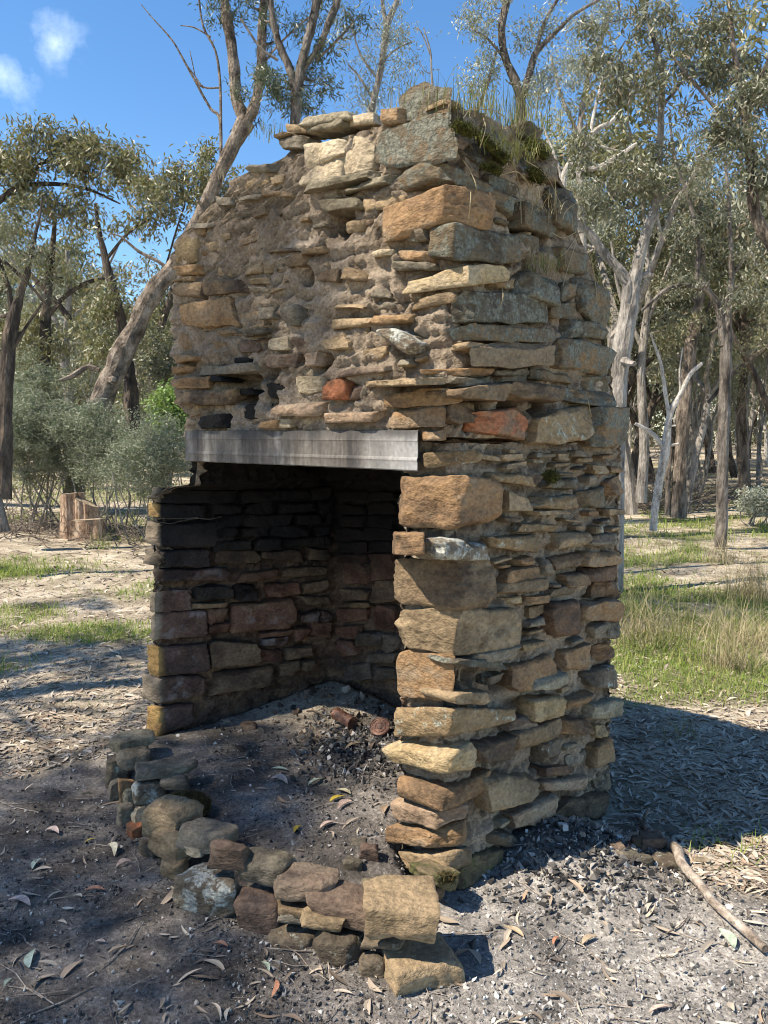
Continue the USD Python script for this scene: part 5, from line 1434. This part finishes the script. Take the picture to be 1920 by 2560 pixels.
# leaning gum behind the chimney
tree('leaning_gum_tree', 'leaning gum tree passing behind the chimney from left to upper centre', 14.0, [
    [(160, 1080, 48), (183, 960, 46), (213, 880, 52), (250, 800, 55), (275, 735, 50), (300, 690, 46), (335, 625, 44), (375, 575, 40), (420, 490, 34), (450, 430, 32), (480, 365, 32), (505, 310, 34), (530, 262, 42)],
    [(530, 265, 34), (512, 215, 28), (508, 150, 27), (500, 90, 26), (490, 40, 24), (484, -20, 22), (478, -120, 16), (470, -260, 8)],
    [(528, 265, 32), (552, 225, 26), (562, 150, 25), (566, 80, 22), (572, 0, 20), (580, -100, 14), (600, -220, 8)],
    [(477, 370, 9), (475, 260, 8), (455, 235, 7), (430, 190, 6), (400, 135, 5), (370, 85, 4), (330, 40, 3), (305, 10, 2)],
    [(478, 300, 8), (475, 180, 7), (465, 110, 6), (440, 60, 5), (430, 0, 5), (425, -60, 4)], [(475, 190, 5), (440, 188, 4), (418, 160, 3), (395, 130, 2)], [(440, 190, 4), (425, 175, 3), (410, 110, 2)], [(548, 170, 8), (590, 110, 6), (640, 60, 5), (690, 20, 4)],
    [(455, 80, 4), (420, 60, 3), (390, 55, 2)], [(215, 800, 14), (190, 792, 12), (160, 810, 14), (130, 822, 9)], [(400, 520, 10), (420, 470, 8), (455, 400, 6)], [(378, 590, 10), (340, 564, 9), (300, 543, 8), (262, 512, 5), (240, 505, 3)]],
    [(600, 100, 60, 70, .9), (560, 190, 60, 55, 1.4), (655, 190, 55, 60, .8), (640, 30, 60, 50, .7), (470, 20, 30, 35, .8), (540, 10, 40, 40, .6), (600, -120, 160, 90, .8)], bark=MBARK, leaf=LF_DARK, L=.14, W=.024, per=44, rc=.26, dens=1.1, seed=1)
tree('forked_gum_tree', 'brown forked gum tree rising behind the middle of the chimney top', 11.5, [
    [(640, 260, 26), (640, 200, 26), (625, 150, 20), (600, 90, 18), (588, 30, 16), (582, -40, 14), (575, -160, 8)],
    [(640, 205, 24), (655, 120, 22), (672, 60, 22), (684, 0, 20), (692, -60, 18), (700, -200, 10)], [(648, 160, 14), (690, 100, 14), (715, 40, 18), (730, 0, 16), (738, -60, 12)], [(682, 130, 8), (720, 95, 7), (765, 48, 6)], [(600, 130, 7), (560, 100, 6), (520, 40, 5)]],
    [(690, 130, 60, 50, 1.1), (740, 60, 55, 50, .8), (620, 210, 50, 30, 1.0), (590, 130, 40, 50, .7), (690, -100, 150, 80, .8)], bark=RBARK, leaf=LF_DARK, L=.14, W=.024, foot=0.0, seed=2)
tree('slim_gum_tree', 'slim grey gum with small silvery leaves right of the chimney top centre', 14.0, [
    [(800, 250, 15), (815, 180, 16), (828, 110, 16), (838, 50, 16), (852, 15, 13), (868, -20, 10)], [(836, 55, 12), (828, 20, 10), (822, -30, 8)], [(806, 215, 7), (775, 165, 5), (752, 140, 4)], [(822, 140, 7), (850, 110, 5), (890, 90, 3)], [(815, 170, 6), (780, 120, 5), (760, 60, 4)]],
    [(860, 90, 45, 50, .9), (880, 140, 40, 35, .9), (780, 110, 45, 55, .9), (830, 30, 60, 40, .8), (810, 170, 50, 30, .6), (740, 40, 40, 35, .6), (770, 215, 60, 20, .5)], bark=GBARK, leaf=LF_SILV, foot=0.05, seed=3, rc=.3, per=40)
tree('dead_sapling', 'bare dead twig tree standing beyond the chimney top', 13.0, [[(935, 210, 5), (932, 150, 5), (930, 110, 4), (915, 60, 3)], [(930, 120, 3), (910, 70, 3), (895, 58, 2)], [(928, 160, 3), (915, 150, 2), (905, 130, 2)]], bark=GBARK, foot=0.0, seed=4)
tree('twin_gum_tree', 'dark twin stemmed gum with silvery foliage behind the grassy chimney corner', 12.5, [
    [(1127, 260, 26), (1120, 195, 22), (1090, 120, 18), (1084, 60, 18), (1095, 0, 18), (1110, -80, 14), (1120, -200, 8)], [(1130, 210, 20), (1150, 135, 16), (1162, 108, 14), (1190, 80, 10), (1240, 32, 8), (1292, 0, 7), (1340, -40, 5)], [(1160, 110, 9), (1175, 50, 8), (1210, -10, 7)], [(1100, 140, 7), (1060, 90, 6), (1020, 60, 4)], [(1030, 240, 10), (1050, 190, 9), (1068, 130, 6), (1075, 100, 4)]],
    [(1035, 60, 40, 60, 1.), (1060, 140, 40, 40, .9), (1180, 210, 35, 50, 1.), (1020, 170, 30, 40, .8), (1130, 40, 50, 45, .8), (1210, 60, 60, 45, .8), (1100, -80, 160, 80, .9), (1260, 90, 40, 60, .7), (1050, 10, 50, 40, .8), (1180, 150, 40, 40, .8)], bark=RBARK, leaf=LF_SILV, L=.10, W=.026, foot=0.0, seed=5, rc=.26)
tree('pale_forked_tree', 'smooth pale grey forked gum right beside the chimney', 8.5, [
    [(1330, 1060, 42), (1334, 900, 44), (1338, 800, 46), (1350, 720, 48), (1362, 660, 44)], [(1350, 700, 30), (1356, 620, 28), (1345, 590, 26), (1310, 550, 22), (1275, 505, 20), (1255, 490, 18), (1225, 460, 12), (1190, 400, 8)],
    [(1362, 690, 34), (1372, 600, 30), (1385, 540, 28), (1400, 490, 24), (1415, 450, 20), (1422, 380, 14), (1428, 250, 16), (1430, 150, 13), (1402, 50, 10), (1388, 0, 10), (1370, -90, 6)], [(1378, 600, 13), (1395, 592, 14), (1412, 594, 10)], [(1405, 470, 10), (1430, 430, 8), (1470, 410, 6)], [(1428, 230, 8), (1470, 180, 7), (1500, 100, 5)]],
    [(1405, 395, 65, 55, 1.7), (1410, 330, 50, 40, 1.0), (1330, 380, 40, 40, .5), (1300, 80, 55, 80, 1.0), (1370, 130, 60, 60, 1.0), (1440, 90, 70, 70, 1.1), (1340, 20, 70, 40, 1.0), (1400, 220, 60, 60, .9), (1320, 210, 40, 50, .8), (1280, 430, 40, 55, .6), (1240, 300, 30, 50, .5)], bark=GBARK, leaf=LF_GREY, L=.11, W=.026, foot=0.0, seed=6, dens=1.1, rc=.2)
tree('bare_pale_limbs_tree', 'dead pale tree with crooked bare limbs reaching above the chimney shoulder', 9.5, [
    [(1214, 480, 20), (1216, 420, 17), (1222, 368, 15), (1255, 320, 13), (1290, 280, 12), (1318, 265, 10), (1335, 245, 6)], [(1230, 360, 10), (1245, 352, 11), (1262, 365, 12), (1290, 362, 13), (1320, 348, 13), (1348, 330, 11), (1375, 310, 7)], [(1276, 292, 8), (1282, 250, 8), (1298, 185, 7), (1306, 150, 5)], [(1290, 330, 5), (1260, 305, 6), (1320, 322, 4), (1345, 326, 3)], [(1216, 400, 9), (1200, 340, 7), (1178, 285, 5), (1165, 240, 3)]], bark=PBARK, foot=-.01, seed=7)
tree('stringy_dark_trunk_tree', 'tall stringybark with a shaggy brown trunk, standing in the right hand grass', 12.0, [
    [(1557, 1182, 28), (1562, 1000, 28), (1565, 850, 28), (1570, 740, 27), (1572, 680, 18), (1580, 600, 14), (1576, 500, 11), (1572, 400, 8), (1560, 300, 5)], [(1566, 745, 24), (1550, 665, 19), (1525, 622, 15), (1508, 600, 12), (1507, 520, 11), (1490, 437, 9), (1460, 350, 7), (1445, 250, 5)], [(1530, 630, 12), (1490, 618, 13), (1446, 623, 12), (1410, 650, 10), (1386, 672, 7)], [(1578, 600, 7), (1620, 540, 6), (1640, 480, 5)]],
    [(1500, 500, 70, 60, 1.), (1580, 450, 70, 70, 1.1), (1480, 400, 60, 55, 1.), (1560, 560, 80, 50, .9), (1490, 600, 60, 40, .8), (1600, 620, 60, 50, .9), (1530, 330, 70, 60, .9)], bark=RBARK, leaf=LF_GREY, seed=8, rc=.26, per=52)
tree('straight_brown_trunk_tree', 'thick straight brown trunk behind the white sapling, right', 16.5, [
    [(1466, 1116, 38), (1470, 1000, 34), (1480, 850, 32), (1492, 760, 30), (1502, 700, 26), (1512, 640, 20), (1518, 540, 14), (1510, 430, 9)], [(1495, 740, 10), (1520, 690, 8), (1540, 640, 6)], [(1442, 1112, 14), (1444, 1020, 13), (1448, 960, 12), (1440, 860, 9), (1425, 760, 6)]],
    [(1520, 660, 70, 60, .8), (1460, 560, 60, 60, .8), (1540, 520, 70, 60, .8)], bark=BARK, leaf=LF_OLIVE, seed=9, rc=.34, L=.13, W=.03)
tree('white_sapling', 'slim crooked white barked sapling with forked bare limbs', 13.5, [
    [(1410, 1148, 19), (1416, 1090, 19), (1426, 1030, 20), (1437, 980, 22), (1446, 900, 15), (1470, 850, 12), (1490, 810, 10), (1516, 785, 9)], [(1436, 980, 13), (1420, 948, 12), (1392, 925, 10), (1372, 915, 8)], [(1446, 905, 10), (1436, 840, 9), (1428, 790, 8), (1415, 750, 6), (1405, 720, 3)], [(1470, 850, 5), (1468, 800, 4), (1475, 750, 3)]], bark=PBARK, seed=10)
tree('overhanging_gum_tree', 'big gum leaning in from the right edge with dense drooping dark foliage', 8.0, [
    [(1830, 1300, 60), (1790, 1000, 52), (1740, 700, 44), (1690, 560, 38), (1650, 500, 32), (1630, 455, 28), (1624, 390, 26), (1618, 320, 22), (1600, 200, 16), (1580, 60, 10), (1570, -60, 6)], [(1620, 330, 10), (1560, 250, 9), (1500, 180, 7), (1450, 120, 5)], [(1612, 250, 9), (1650, 150, 8), (1690, 60, 6)], [(1700, 470, 14), (1720, 380, 12), (1700, 200, 9)]],
    [(1580, 210, 95, 80, 1.8), (1510, 120, 70, 60, 1.1), (1610, 80, 70, 70, 1.2), (1640, 200, 60, 90, 1.4), (1560, 20, 80, 50, 1.), (1600, 300, 60, 50, 1.), (1480, 40, 60, 50, .9), (1530, 290, 50, 50, .7), (1660, 380, 60, 80, .8), (1700, 250, 80, 150, .8)], bark=BARK, leaf=LF_GREY, L=.12, W=.026, seed=11, rc=.2, per=50)
tree('dark_leaning_limb_tree', 'dark thin tree leaning in from the right edge at mid height', 14.0, [
    [(1700, 1010, 20), (1660, 880, 16), (1620, 790, 14), (1592, 742, 12), (1575, 700, 8), (1560, 640, 5)], [(1530, 870, 8), (1580, 812, 10), (1640, 762, 10), (1680, 735, 9)]], [(1640, 700, 50, 60, .9), (1600, 760, 50, 40, .7), (1650, 600, 40, 60, .8)], bark=DBARK, leaf=LF_OLIVE, seed=12, rc=.3, foot=.1)
# leafy gums filling the middle distance at the right
tree('bushy_gum_tree', 'bushy gum filling the middle distance behind the pale forked tree', 17.5, [[(1385, 1085, 26), (1392, 950, 24), (1384, 800, 20), (1400, 650, 16), (1395, 500, 10), (1380, 380, 6)], [(1390, 760, 12), (1340, 640, 9), (1320, 520, 6)], [(1396, 700, 12), (1450, 560, 9), (1480, 430, 6)]],
    [(1360, 480, 60, 60, .8), (1420, 430, 60, 60, .9), (1460, 520, 60, 60, .9), (1400, 600, 70, 60, .9), (1340, 640, 40, 60, .7), (1440, 690, 60, 60, .7), (1400, 760, 60, 50, .6), (1430, 330, 60, 50, .8), (1330, 330, 40, 40, .5)], bark=GBARK, leaf=LF_OLIVE, seed=21, rc=.36, L=.14, W=.034)
tree('spreading_gum_tree', 'spreading gum with fine olive leaves behind the stringybark', 19.5, [[(1610, 1070, 30), (1604, 900, 28), (1612, 760, 24), (1600, 620, 18), (1608, 470, 12), (1600, 330, 7)], [(1608, 740, 14), (1550, 600, 10), (1530, 480, 6)], [(1606, 700, 12), (1650, 560, 9), (1680, 450, 6)]],
    [(1600, 500, 70, 60, .9), (1540, 560, 60, 60, .9), (1640, 600, 50, 70, .9), (1560, 680, 70, 60, .8), (1620, 720, 60, 60, .8), (1590, 400, 70, 60, .9), (1520, 420, 60, 60, .8), (1650, 480, 50, 70, .9), (1600, 820, 60, 50, .6), (1540, 300, 60, 50, .7), (1510, 760, 50, 50, .6)], bark=BARK, leaf=LF_GREY, seed=22, rc=.4, L=.15, W=.038)
tree('silvery_gum_tree', 'silvery leaved gum high behind the bare pale limbs', 16.0, [[(1262, 700, 22), (1258, 500, 20), (1250, 330, 16), (1262, 210, 13), (1290, 110, 10), (1320, 10, 7)], [(1254, 300, 10), (1210, 200, 7), (1190, 120, 5)], [(1272, 190, 8), (1320, 140, 6), (1350, 90, 4)]],
    [(1215, 250, 35, 45, .8), (1250, 190, 40, 40, .7), (1300, 120, 40, 50, .8), (1230, 130, 35, 40, .6), (1330, 40, 50, 50, .9), (1290, 20, 40, 40, .7), (1280, 420, 35, 45, .7), (1310, 460, 30, 40, .7), (1250, 400, 30, 40, .6), (1350, 200, 40, 40, .7)], bark=GBARK, leaf=LF_SILV, seed=23, rc=.3, L=.12, W=.032, foot=0)
# left side
tree('burnt_forked_tree', 'fire blackened forked tree at the left edge', 11.0, [
    [(8, 1075, 42), (12, 900, 34), (18, 760, 34), (30, 690, 30), (45, 630, 20), (60, 590, 16), (75, 510, 10), (85, 470, 6), (92, 420, 4)], [(28, 700, 18), (18, 620, 14), (-5, 555, 12), (-30, 480, 9)], [(20, 770, 8), (60, 700, 8), (95, 650, 6)], [(100, 660, 6), (60, 610, 9), (20, 575, 10), (-20, 540, 9)]], [(30, 560, 50, 50, .7), (90, 560, 40, 50, .6), (0, 480, 40, 50, .6)], bark=DBARK, leaf=LF_GREY, seed=13, rc=.26)
tree('arching_gum_tree', 'gum at the left with dark limbs arching through the crown', 16.0, [
    [(-160, 1060, 60), (-150, 800, 50), (-110, 600, 36), (-60, 490, 24), (0, 432, 17), (40, 405, 13), (90, 397, 11), (150, 400, 9), (200, 412, 7), (260, 440, 4)], [(40, 405, 10), (70, 375, 10), (92, 352, 9), (130, 352, 8), (175, 368, 6), (215, 385, 4)], [(92, 350, 5), (140, 322, 5), (200, 305, 4)]],
    [(30, 320, 70, 50, 1.5), (120, 305, 60, 42, 1.5), (190, 300, 60, 42, 1.5), (245, 335, 45, 50, 1.4), (120, 350, 100, 40, .9), (30, 390, 60, 45, .9), (230, 390, 60, 40, 1.1), (290, 365, 40, 45, 1.2), (70, 350, 70, 40, 1.2), (170, 345, 70, 40, 1.1), (100, 440, 70, 35, .55), (20, 470, 50, 40, .6), (190, 440, 50, 30, .6), (-20, 340, 40, 60, 1.)], bark=DBARK, leaf=LF_OLIVE, seed=14, rc=.36, L=.19, W=.05, per=56, dens=1.9)
tree('grey_gum_tree', 'rough grey trunked gum standing behind the leaning tree', 15.0, [
    [(285, 1010, 36), (285, 880, 34), (274, 760, 27), (255, 660, 24), (230, 570, 20), (215, 510, 12), (205, 440, 8)], [(330, 820, 20), (345, 720, 18), (368, 640, 14), (385, 560, 8)], [(230, 560, 9), (280, 500, 7), (330, 470, 5)], [(360, 570, 6), (380, 500, 5), (400, 440, 4)]],
    [(345, 365, 50, 42, 1.6), (395, 385, 45, 50, 1.5), (450, 360, 30, 40, 1.0), (310, 410, 55, 40, .9), (380, 440, 60, 50, .7), (440, 390, 40, 40, .9), (300, 480, 50, 35, .45), (430, 480, 30, 40, .5), (240, 610, 60, 50, .8), (190, 680, 60, 60, .8), (330, 640, 40, 50, .6), (220, 740, 50, 40, .7)], bark=DBARK, leaf=LF_OLIVE, seed=15, rc=.34, L=.18, W=.048, per=54, dens=1.7)
tree('dark_straight_tree', 'dark straight trunk with broken limbs left of the leaning gum', 17.0, [
    [(97, 990, 28), (97, 800, 26), (98, 700, 25), (105, 620, 20), (112, 540, 14), (120, 470, 8)], [(100, 690, 10), (140, 640, 12), (190, 610, 10), (240, 600, 6)], [(95, 640, 14), (125, 655, 14), (150, 690, 10)], [(60, 585, 10), (110, 640, 12), (155, 690, 12)]], [(60, 680, 50, 50, .8), (140, 560, 60, 40, .6), (60, 760, 50, 50, .7), (150, 750, 50, 60, .7)], bark=DBARK, leaf=LF_OLIVE, seed=16, rc=.36, L=.19, W=.048, dens=1.6)
tree('red_trunk_tree', 'reddish trunk cut by the left edge beside the yellow grass', 9.0, [[(6, 1150, 34), (-8, 1085, 26), (-22, 1000, 22), (-50, 850, 20), (-70, 650, 14)]], [(-90, 560, 60, 60, 1.)], bark=RBARK, seed=17)

tree('rounded_gum_tree', 'round crowned gum in the middle distance at the left', 21.0, [[(150, 1040, 26), (152, 900, 25), (140, 760, 20), (150, 640, 15), (145, 540, 9)], [(146, 740, 12), (90, 640, 8), (50, 560, 5)], [(150, 700, 10), (220, 600, 7), (260, 520, 5)]],
    [(60, 620, 70, 60, .8), (150, 640, 70, 60, .8), (240, 660, 60, 60, .8), (100, 720, 80, 50, .8), (210, 750, 70, 50, .8), (20, 740, 50, 60, .8), (290, 740, 50, 60, .8), (340, 700, 40, 60, .7), (60, 830, 70, 50, .8), (160, 840, 70, 50, .8), (270, 840, 60, 50, .8), (370, 760, 40, 60, .7), (130, 560, 60, 40, .5), (280, 580, 50, 40, .5)], bark=GBARK, leaf=LF_OLIVE, seed=24, rc=.42, L=.21, W=.058, dens=1.7)

STUMPB = bark_mat('stump_bark', [(.10, .062, .04), (.22, .145, .095), (.34, .24, .165), (.42, .32, .23)], scale=14.0, st=(1, 1, .35))

# old stump
stump = thing('tree_stump', 'old sawn stump with tall back and low step in the left clearing', 'stump')
sb_ = on_ground(178 * S_D, 1165 * S_D); sd = sb_[1]; k_ = S_D / FPX * sd


def stump_piece(x0, x1, ytop, ybot, depth, tilt, seed):
    c = (x0 + x1) / 2; r_ = (x1 - x0) / 2 * k_
    zt_ = D(c, ytop, depth)[2]; z0_ = float(H(D(c, ybot, depth)[0], depth)) - .08
    cx = D(c, ybot, depth)[0]; n = 26; K_ = 9
    a = np.arange(n) * 2 * np.pi / n
    rg_ = np.random.default_rng(seed)
    lob = 1 + .12 * np.sin(3 * a + seed) + .10 * np.sin(7 * a + seed * 2) + rg_.normal(0, .07, n)
    vs = []
    for k in range(K_ + 1):
        f = k / K_
        rr = r_ * lob * (1 + .28 * (1 - f) ** 2.5)
        z = z0_ + (zt_ - z0_) * f + tilt * np.cos(a) * r_ * f * f
        vs.append(np.stack([cx + rr * np.cos(a), depth + rr * np.sin(a) * .85, z + 0 * a], 1))
    v = np.vstack(vs)
    i, j = np.meshgrid(np.arange(K_), np.arange(n), indexing='ij')
    q = np.stack([i * n + j, i * n + (j + 1) % n, (i + 1) * n + (j + 1) % n, (i + 1) * n + j], -1).reshape(-1, 4)
    top = vs[-1]; t2 = top * .96 + top.mean(0) * .04 + [0, 0, .004]
    tc = np.vstack([t2, t2.mean(0)[None]]); ft = np.stack([np.arange(n), (np.arange(n) + 1) % n, np.full(n, n)], 1)
    return (v, np.vstack([q[:, [0, 1, 2]], q[:, [0, 2, 3]]])), (tc, ft)


for x0, x1, yt, dp, tl, sd_ in [(134, 182, 1066, sd + .12, .1, 1), (166, 214, 1085, sd + .05, -.5, 2), (158, 224, 1122, sd - .12, .05, 3)]:
    a_, b_ = stump_piece(x0, x1, yt, 1160, dp, tl, sd_)
    obj('bark_side', a_, STUMPB, stump); obj('sawn_face', b_, CUTW, stump)


# ------------------------------------------------------------------ wattle shrubs and undergrowth
def shrub(px, py, depth, rx, ry, n_, lab, leaf=LF_WATTLE, name='wattle_shrub', L=.05, W=.012, per=120, rc=.22, stems_=7, cat='shrub'):
    n = int(n_ * 1.9)
    g_ = np.random.default_rng(int(px * 13 + py))
    c = D(px, py, depth); sx, sz = rx * S_D / FPX * depth, ry * S_D / FPX * depth
    base = np.array([c[0], depth, float(H(c[0], depth))])
    cs, st_ = [], []
    for _ in range(n):
        v = g_.normal(size=3); v *= (.25 + .95 * g_.random() ** .8) / np.linalg.norm(v)
        cs.append(c + v * np.array([sx, sx * .8, sz]))
    for k in range(stems_):
        e = cs[g_.integers(n)]
        b = base + np.r_[g_.normal(0, sx * .3, 2), -.05]
        w = smooth_path(np.array([b, b * .5 + e * .5 + g_.normal(0, .12, 3), e]), 4)
        st_.append(tube(w, np.linspace(.018, .005, len(w)), 5))
    t = thing(name, lab, cat)
    obj('stems', join(st_), GBARK, t)
    obj('foliage', crown(cs, rc * g_.uniform(.35, 1.3, n), int(per * .95), g_, L * .8, W * .82, .05), leaf, t)


shrub(325, 985, 12.0, 85, 80, 95, 'pale grey green wattle bush left of the fireplace', L=.06, W=.016)
shrub(250, 985, 12.6, 60, 75, 55, 'grey wattle bush between the stump and the pale bush')
shrub(60, 930, 13.2, 95, 85, 110, 'wide grey green wattle thicket at the left edge', L=.07, W=.018)
shrub(185, 945, 13.0, 85, 75, 100, 'tall wattle thicket behind the leaning trunk', L=.07, W=.018)
shrub(60, 840, 16.0, 95, 65, 80, 'upper wattle growth at the left, behind the burnt tree', L=.08, W=.02)
shrub(370, 880, 13.0, 40, 55, 40, 'bright green leafy sapling against the left side of the chimney', leaf=LF_FRESH, name='green_sapling', L=.10, W=.04, per=40, cat='sapling')
shrub(350, 780, 14.5, 45, 60, 34, 'green leafy sapling above the bright one, left of the chimney', leaf=LF_GREY, name='green_sapling', L=.11, W=.04, per=40, cat='sapling')
shrub(1635, 1080, 15.0, 40, 22, 26, 'pale silvery bush at the right edge under the far trees', leaf=LF_SILV, name='silver_bush', L=.07, W=.03, per=60)
shrub(110, 1020, 13.6, 120, 40, 60, 'low brushy scrub behind the stump', leaf=LF_GREY, name='low_scrub', L=.07, W=.014, per=70)


# dry brushwood: tangles of dead sticks under the left thicket
def brush(x, y, depth, w, h, n, lab):
    g_ = np.random.default_rng(int(x + y))
    ms = []
    for _ in range(n):
        b = D(x + g_.normal(0, w), y, depth + g_.normal(0, .7)); b[2] = float(H(b[0], b[1]))
        d = unit(g_.normal(size=3) * [1, .6, .6] + [0, 0, .5]); ll = g_.uniform(.4, 1.3) * h
        d[2] *= .7
        w_ = smooth_path(np.array([b, b + d * ll * .5 + g_.normal(0, .08, 3), b + d * ll + g_.normal(0, .15, 3)]), 3)
        ms.append(tube(w_, np.linspace(g_.uniform(.004, .010), .002, len(w_)), 4, closed_end=False))
    obj('brushwood', join(ms), BARK, label=lab, cat='brushwood', kind='stuff')


brush(80, 1075, 13.0, 70, 1.0, 260, 'tangle of grey dead sticks under the left thicket')
brush(330, 1070, 12.5, 60, .9, 200, 'grey dead brush behind the left wing of the fireplace')
brush(1500, 1060, 22.0, 90, 1.6, 260, 'pale dead saplings and sticks in the far right bush')
brush(1420, 1040, 19.0, 70, 3.2, 170, 'grey leafless saplings far behind the chimney')


# ------------------------------------------------------------------ far forest: a few gums, many copies
def far_gum(name, seed, hgt, r0, bark, leaf, lab, grp, fol=1.0):
    g_ = np.random.default_rng(seed)
    t = thing(name, lab, 'tree', group=grp)
    ms, tips = [], []

    def grow(p, d, ll, r_, lev):
        q = [p]; dd = d
        for _ in range(4):
            dd = unit(dd + g_.normal(0, .16, 3) + np.array([0, 0, .05])); q.append(q[-1] + dd * ll / 4)
        q = np.array(q); ms.append(tube(q, np.linspace(r_, r_ * .62, 5), 7 if lev == 0 else 5, .2, seed + len(ms)))
        if lev >= 3:
            tips.append(q[-1]); tips.append(q[2]); return
        for _ in range(2 if lev else 3):
            grow(q[-1] if g_.random() < .7 else q[3], unit(dd + g_.normal(0, .55, 3) + np.array([0, 0, .15])), ll * g_.uniform(.5, .75), r_ * .58, lev + 1)
    grow(np.array([0, 0, -.2]), unit(np.array([g_.normal(0, .12), g_.normal(0, .12), 1])), hgt * .42, r0, 0)
    obj('trunk', join(ms), bark, t)
    tips = np.array(tips)
    cs = np.vstack([tips + g_.normal(0, .35, tips.shape) for _ in range(3)])
    obj('crown', crown(cs, np.full(len(cs), .62), int(70 * fol), g_, .19, .06, .6), leaf, t)
    return t


protos = [far_gum('far_gum_tree', 51, 9.0, .14, GBARK, LF_OLIVE, 'grey trunked gum in the distant bush', 'gum trees of the distant bush'),
          far_gum('far_pale_gum_tree', 52, 8.0, .10, PBARK, LF_GREY, 'pale trunked gum in the distant bush', 'pale gums of the distant bush'),
          far_gum('far_dark_gum_tree', 53, 9.5, .16, DBARK, LF_GREY, 'dark trunked gum in the distant bush', 'dark gums of the distant bush'),
          far_gum('far_slender_gum_tree', 54, 7.0, .07, GBARK, LF_SILV, 'slender silvery gum in the distant bush', 'slender gums of the distant bush', .8)]
gf = np.random.default_rng(77)
first = [True] * 4
spots = []
for _ in range(1200):
    x = gf.uniform(-.62, .62); y = gf.uniform(29, 80) if x < .1 else 17 + 60 * gf.random() ** 1.5; x = x * y
    if abs(x / y - .05) < .10 and y < 30:
        continue
    if all((x - a) ** 2 + (y - b) ** 2 > (1.7 if y < 40 else 2.6) ** 2 for a, b in spots):
        spots.append((x, y))
    if len(spots) >= 260:
        break
for x, y in spots:
    k = int(gf.integers(4)); p = protos[k]
    if first[k]:
        X = UsdGeom.Xform(p); first[k] = False
        ops = {o.GetOpName(): o for o in X.GetOrderedXformOps()}
        ops['xformOp:translate'].Set(Gf.Vec3d(x, y, float(H(x, y))))
        X.AddRotateZOp().Set(float(gf.uniform(0, 360))); X.AddScaleOp().Set(Gf.Vec3f(1, 1, 1))
        continue
    X = UsdGeom.Xform.Define(stage, numbered(p.GetPath().pathString))
    X.GetPrim().GetReferences().AddInternalReference(p.GetPath())
    X.GetPrim().SetInstanceable(True)
    s_ = float(gf.uniform(.75, 1.15))
    X.ClearXformOpOrder()
    X.AddTranslateOp().Set(Gf.Vec3d(x, y, float(H(x, y)))); X.AddRotateZOp().Set(float(gf.uniform(0, 360))); X.AddScaleOp().Set(Gf.Vec3f(s_, s_, s_ * float(gf.uniform(.9, 1.15))))
    cd_ = p.GetCustomData()
    tag(X.GetPrim(), cd_['label'], cd_['category'], cd_['group'])
# far-off bush that reads as one mass
n = 15000
yy = gf.uniform(60, 110, n); xx = gf.uniform(-.7, .7, n) * yy
zz = H(xx, yy) + gf.random(n) ** 1.1 * 11.5 * (.7 + .6 * fbm(np.stack([xx * .08, yy * .08, 0 * xx], -1), 2, 3))
obj('distant_bush', crown(np.stack([xx, yy, zz], 1), np.full(n, 1.1), 9, gf, .5, .2, .3), LF_GREY, kind='stuff', label='far-off bush closing the view beyond the clearing', cat='bush')

# ------------------------------------------------------------------ shade tree standing out of view at the left
gs = np.random.default_rng(91)
cs, rs = [], []


def shade(p, t, r_, n=1):
    for _ in range(n):
        cs.append(np.asarray(p) + SUN * (t + gs.normal(0, .5)) + gs.normal(0, .12, 3)); rs.append(r_)


for _ in range(105):               # over the ash at the left and in the foreground
    px, py = gs.uniform(-160, 900), gs.uniform(1625, 2360)
    if px > 480 + (2212 - py) * .75:
        continue
    if 130 < px < 360 and 1750 < py < 1900:
        continue
    shade(ground(px * S_D, py * S_D), 13.0, .38)
for _ in range(20):                # over the hearth
    px, py = gs.uniform(330, 740), gs.uniform(1600, 1860)
    shade(ground(px * S_D, py * S_D), 13.0, .34)
for _ in range(56):                # over the left of the front above the lintel
    px, py = gs.uniform(350, 900), gs.uniform(370, 1010)
    if py < 400 + (px - 560) * 1.15 or (px > 580 and py > 740):
        continue
    shade(hit(px * S_D, py * S_D, A3, F3), 11.0, .26)
for _ in range(60):                # stripes on the left clearing
    py = gs.choice([1390, 1440, 1410, 1235, 1310]) + gs.normal(0, 6)
    shade(on_ground(gs.uniform(-100, 320) * S_D, py * S_D), 10.0, .2)
for _ in range(90):                # bands of shade over the grass at the right
    py = gs.choice([1165, 1225, 1295, 1310, 1330]) + gs.normal(0, 9)
    shade(on_ground(gs.uniform(1340, 1680) * S_D, py * S_D), 12.0, .32)
cs = np.array(cs)
cen = cs.mean(0)
tb = np.array([cen[0] - .6, cen[1] - .4, float(H(cen[0], cen[1])) - .1])
sh = thing('shade_gum_tree', 'gum tree out of view on the left whose leaves dapple the hearth', 'tree')
tp = smooth_path(np.array([tb, tb + [.2, .1, 2.2], tb + [.1, .3, 4.2], cen + [-.2, 0, .6]]), 5)
ms = [tube(tp, np.linspace(.2, .07, len(tp)), 9, .2, 3)]
for k in range(0, len(cs), 3):
    m = tp[gs.integers(len(tp) // 2, len(tp))]
    w = smooth_path(np.array([m, m * .5 + cs[k] * .5 + gs.normal(0, .2, 3), cs[k]]), 3)
    ms.append(tube(w, np.linspace(.02, .005, len(w)), 4, closed_end=False))
obj('trunk', join(ms), BARK, sh)
obj('crown', crown(cs, rs, 44, gs, .12, .034, .5), LF_GREY, sh)
print('leaf copies', LEAVES[0])

tot = 0
for pr in stage.Traverse():
    if pr.IsA(UsdGeom.Mesh):
        tot += len(pr.GetAttribute('faceVertexCounts').Get())
print('triangles', tot)
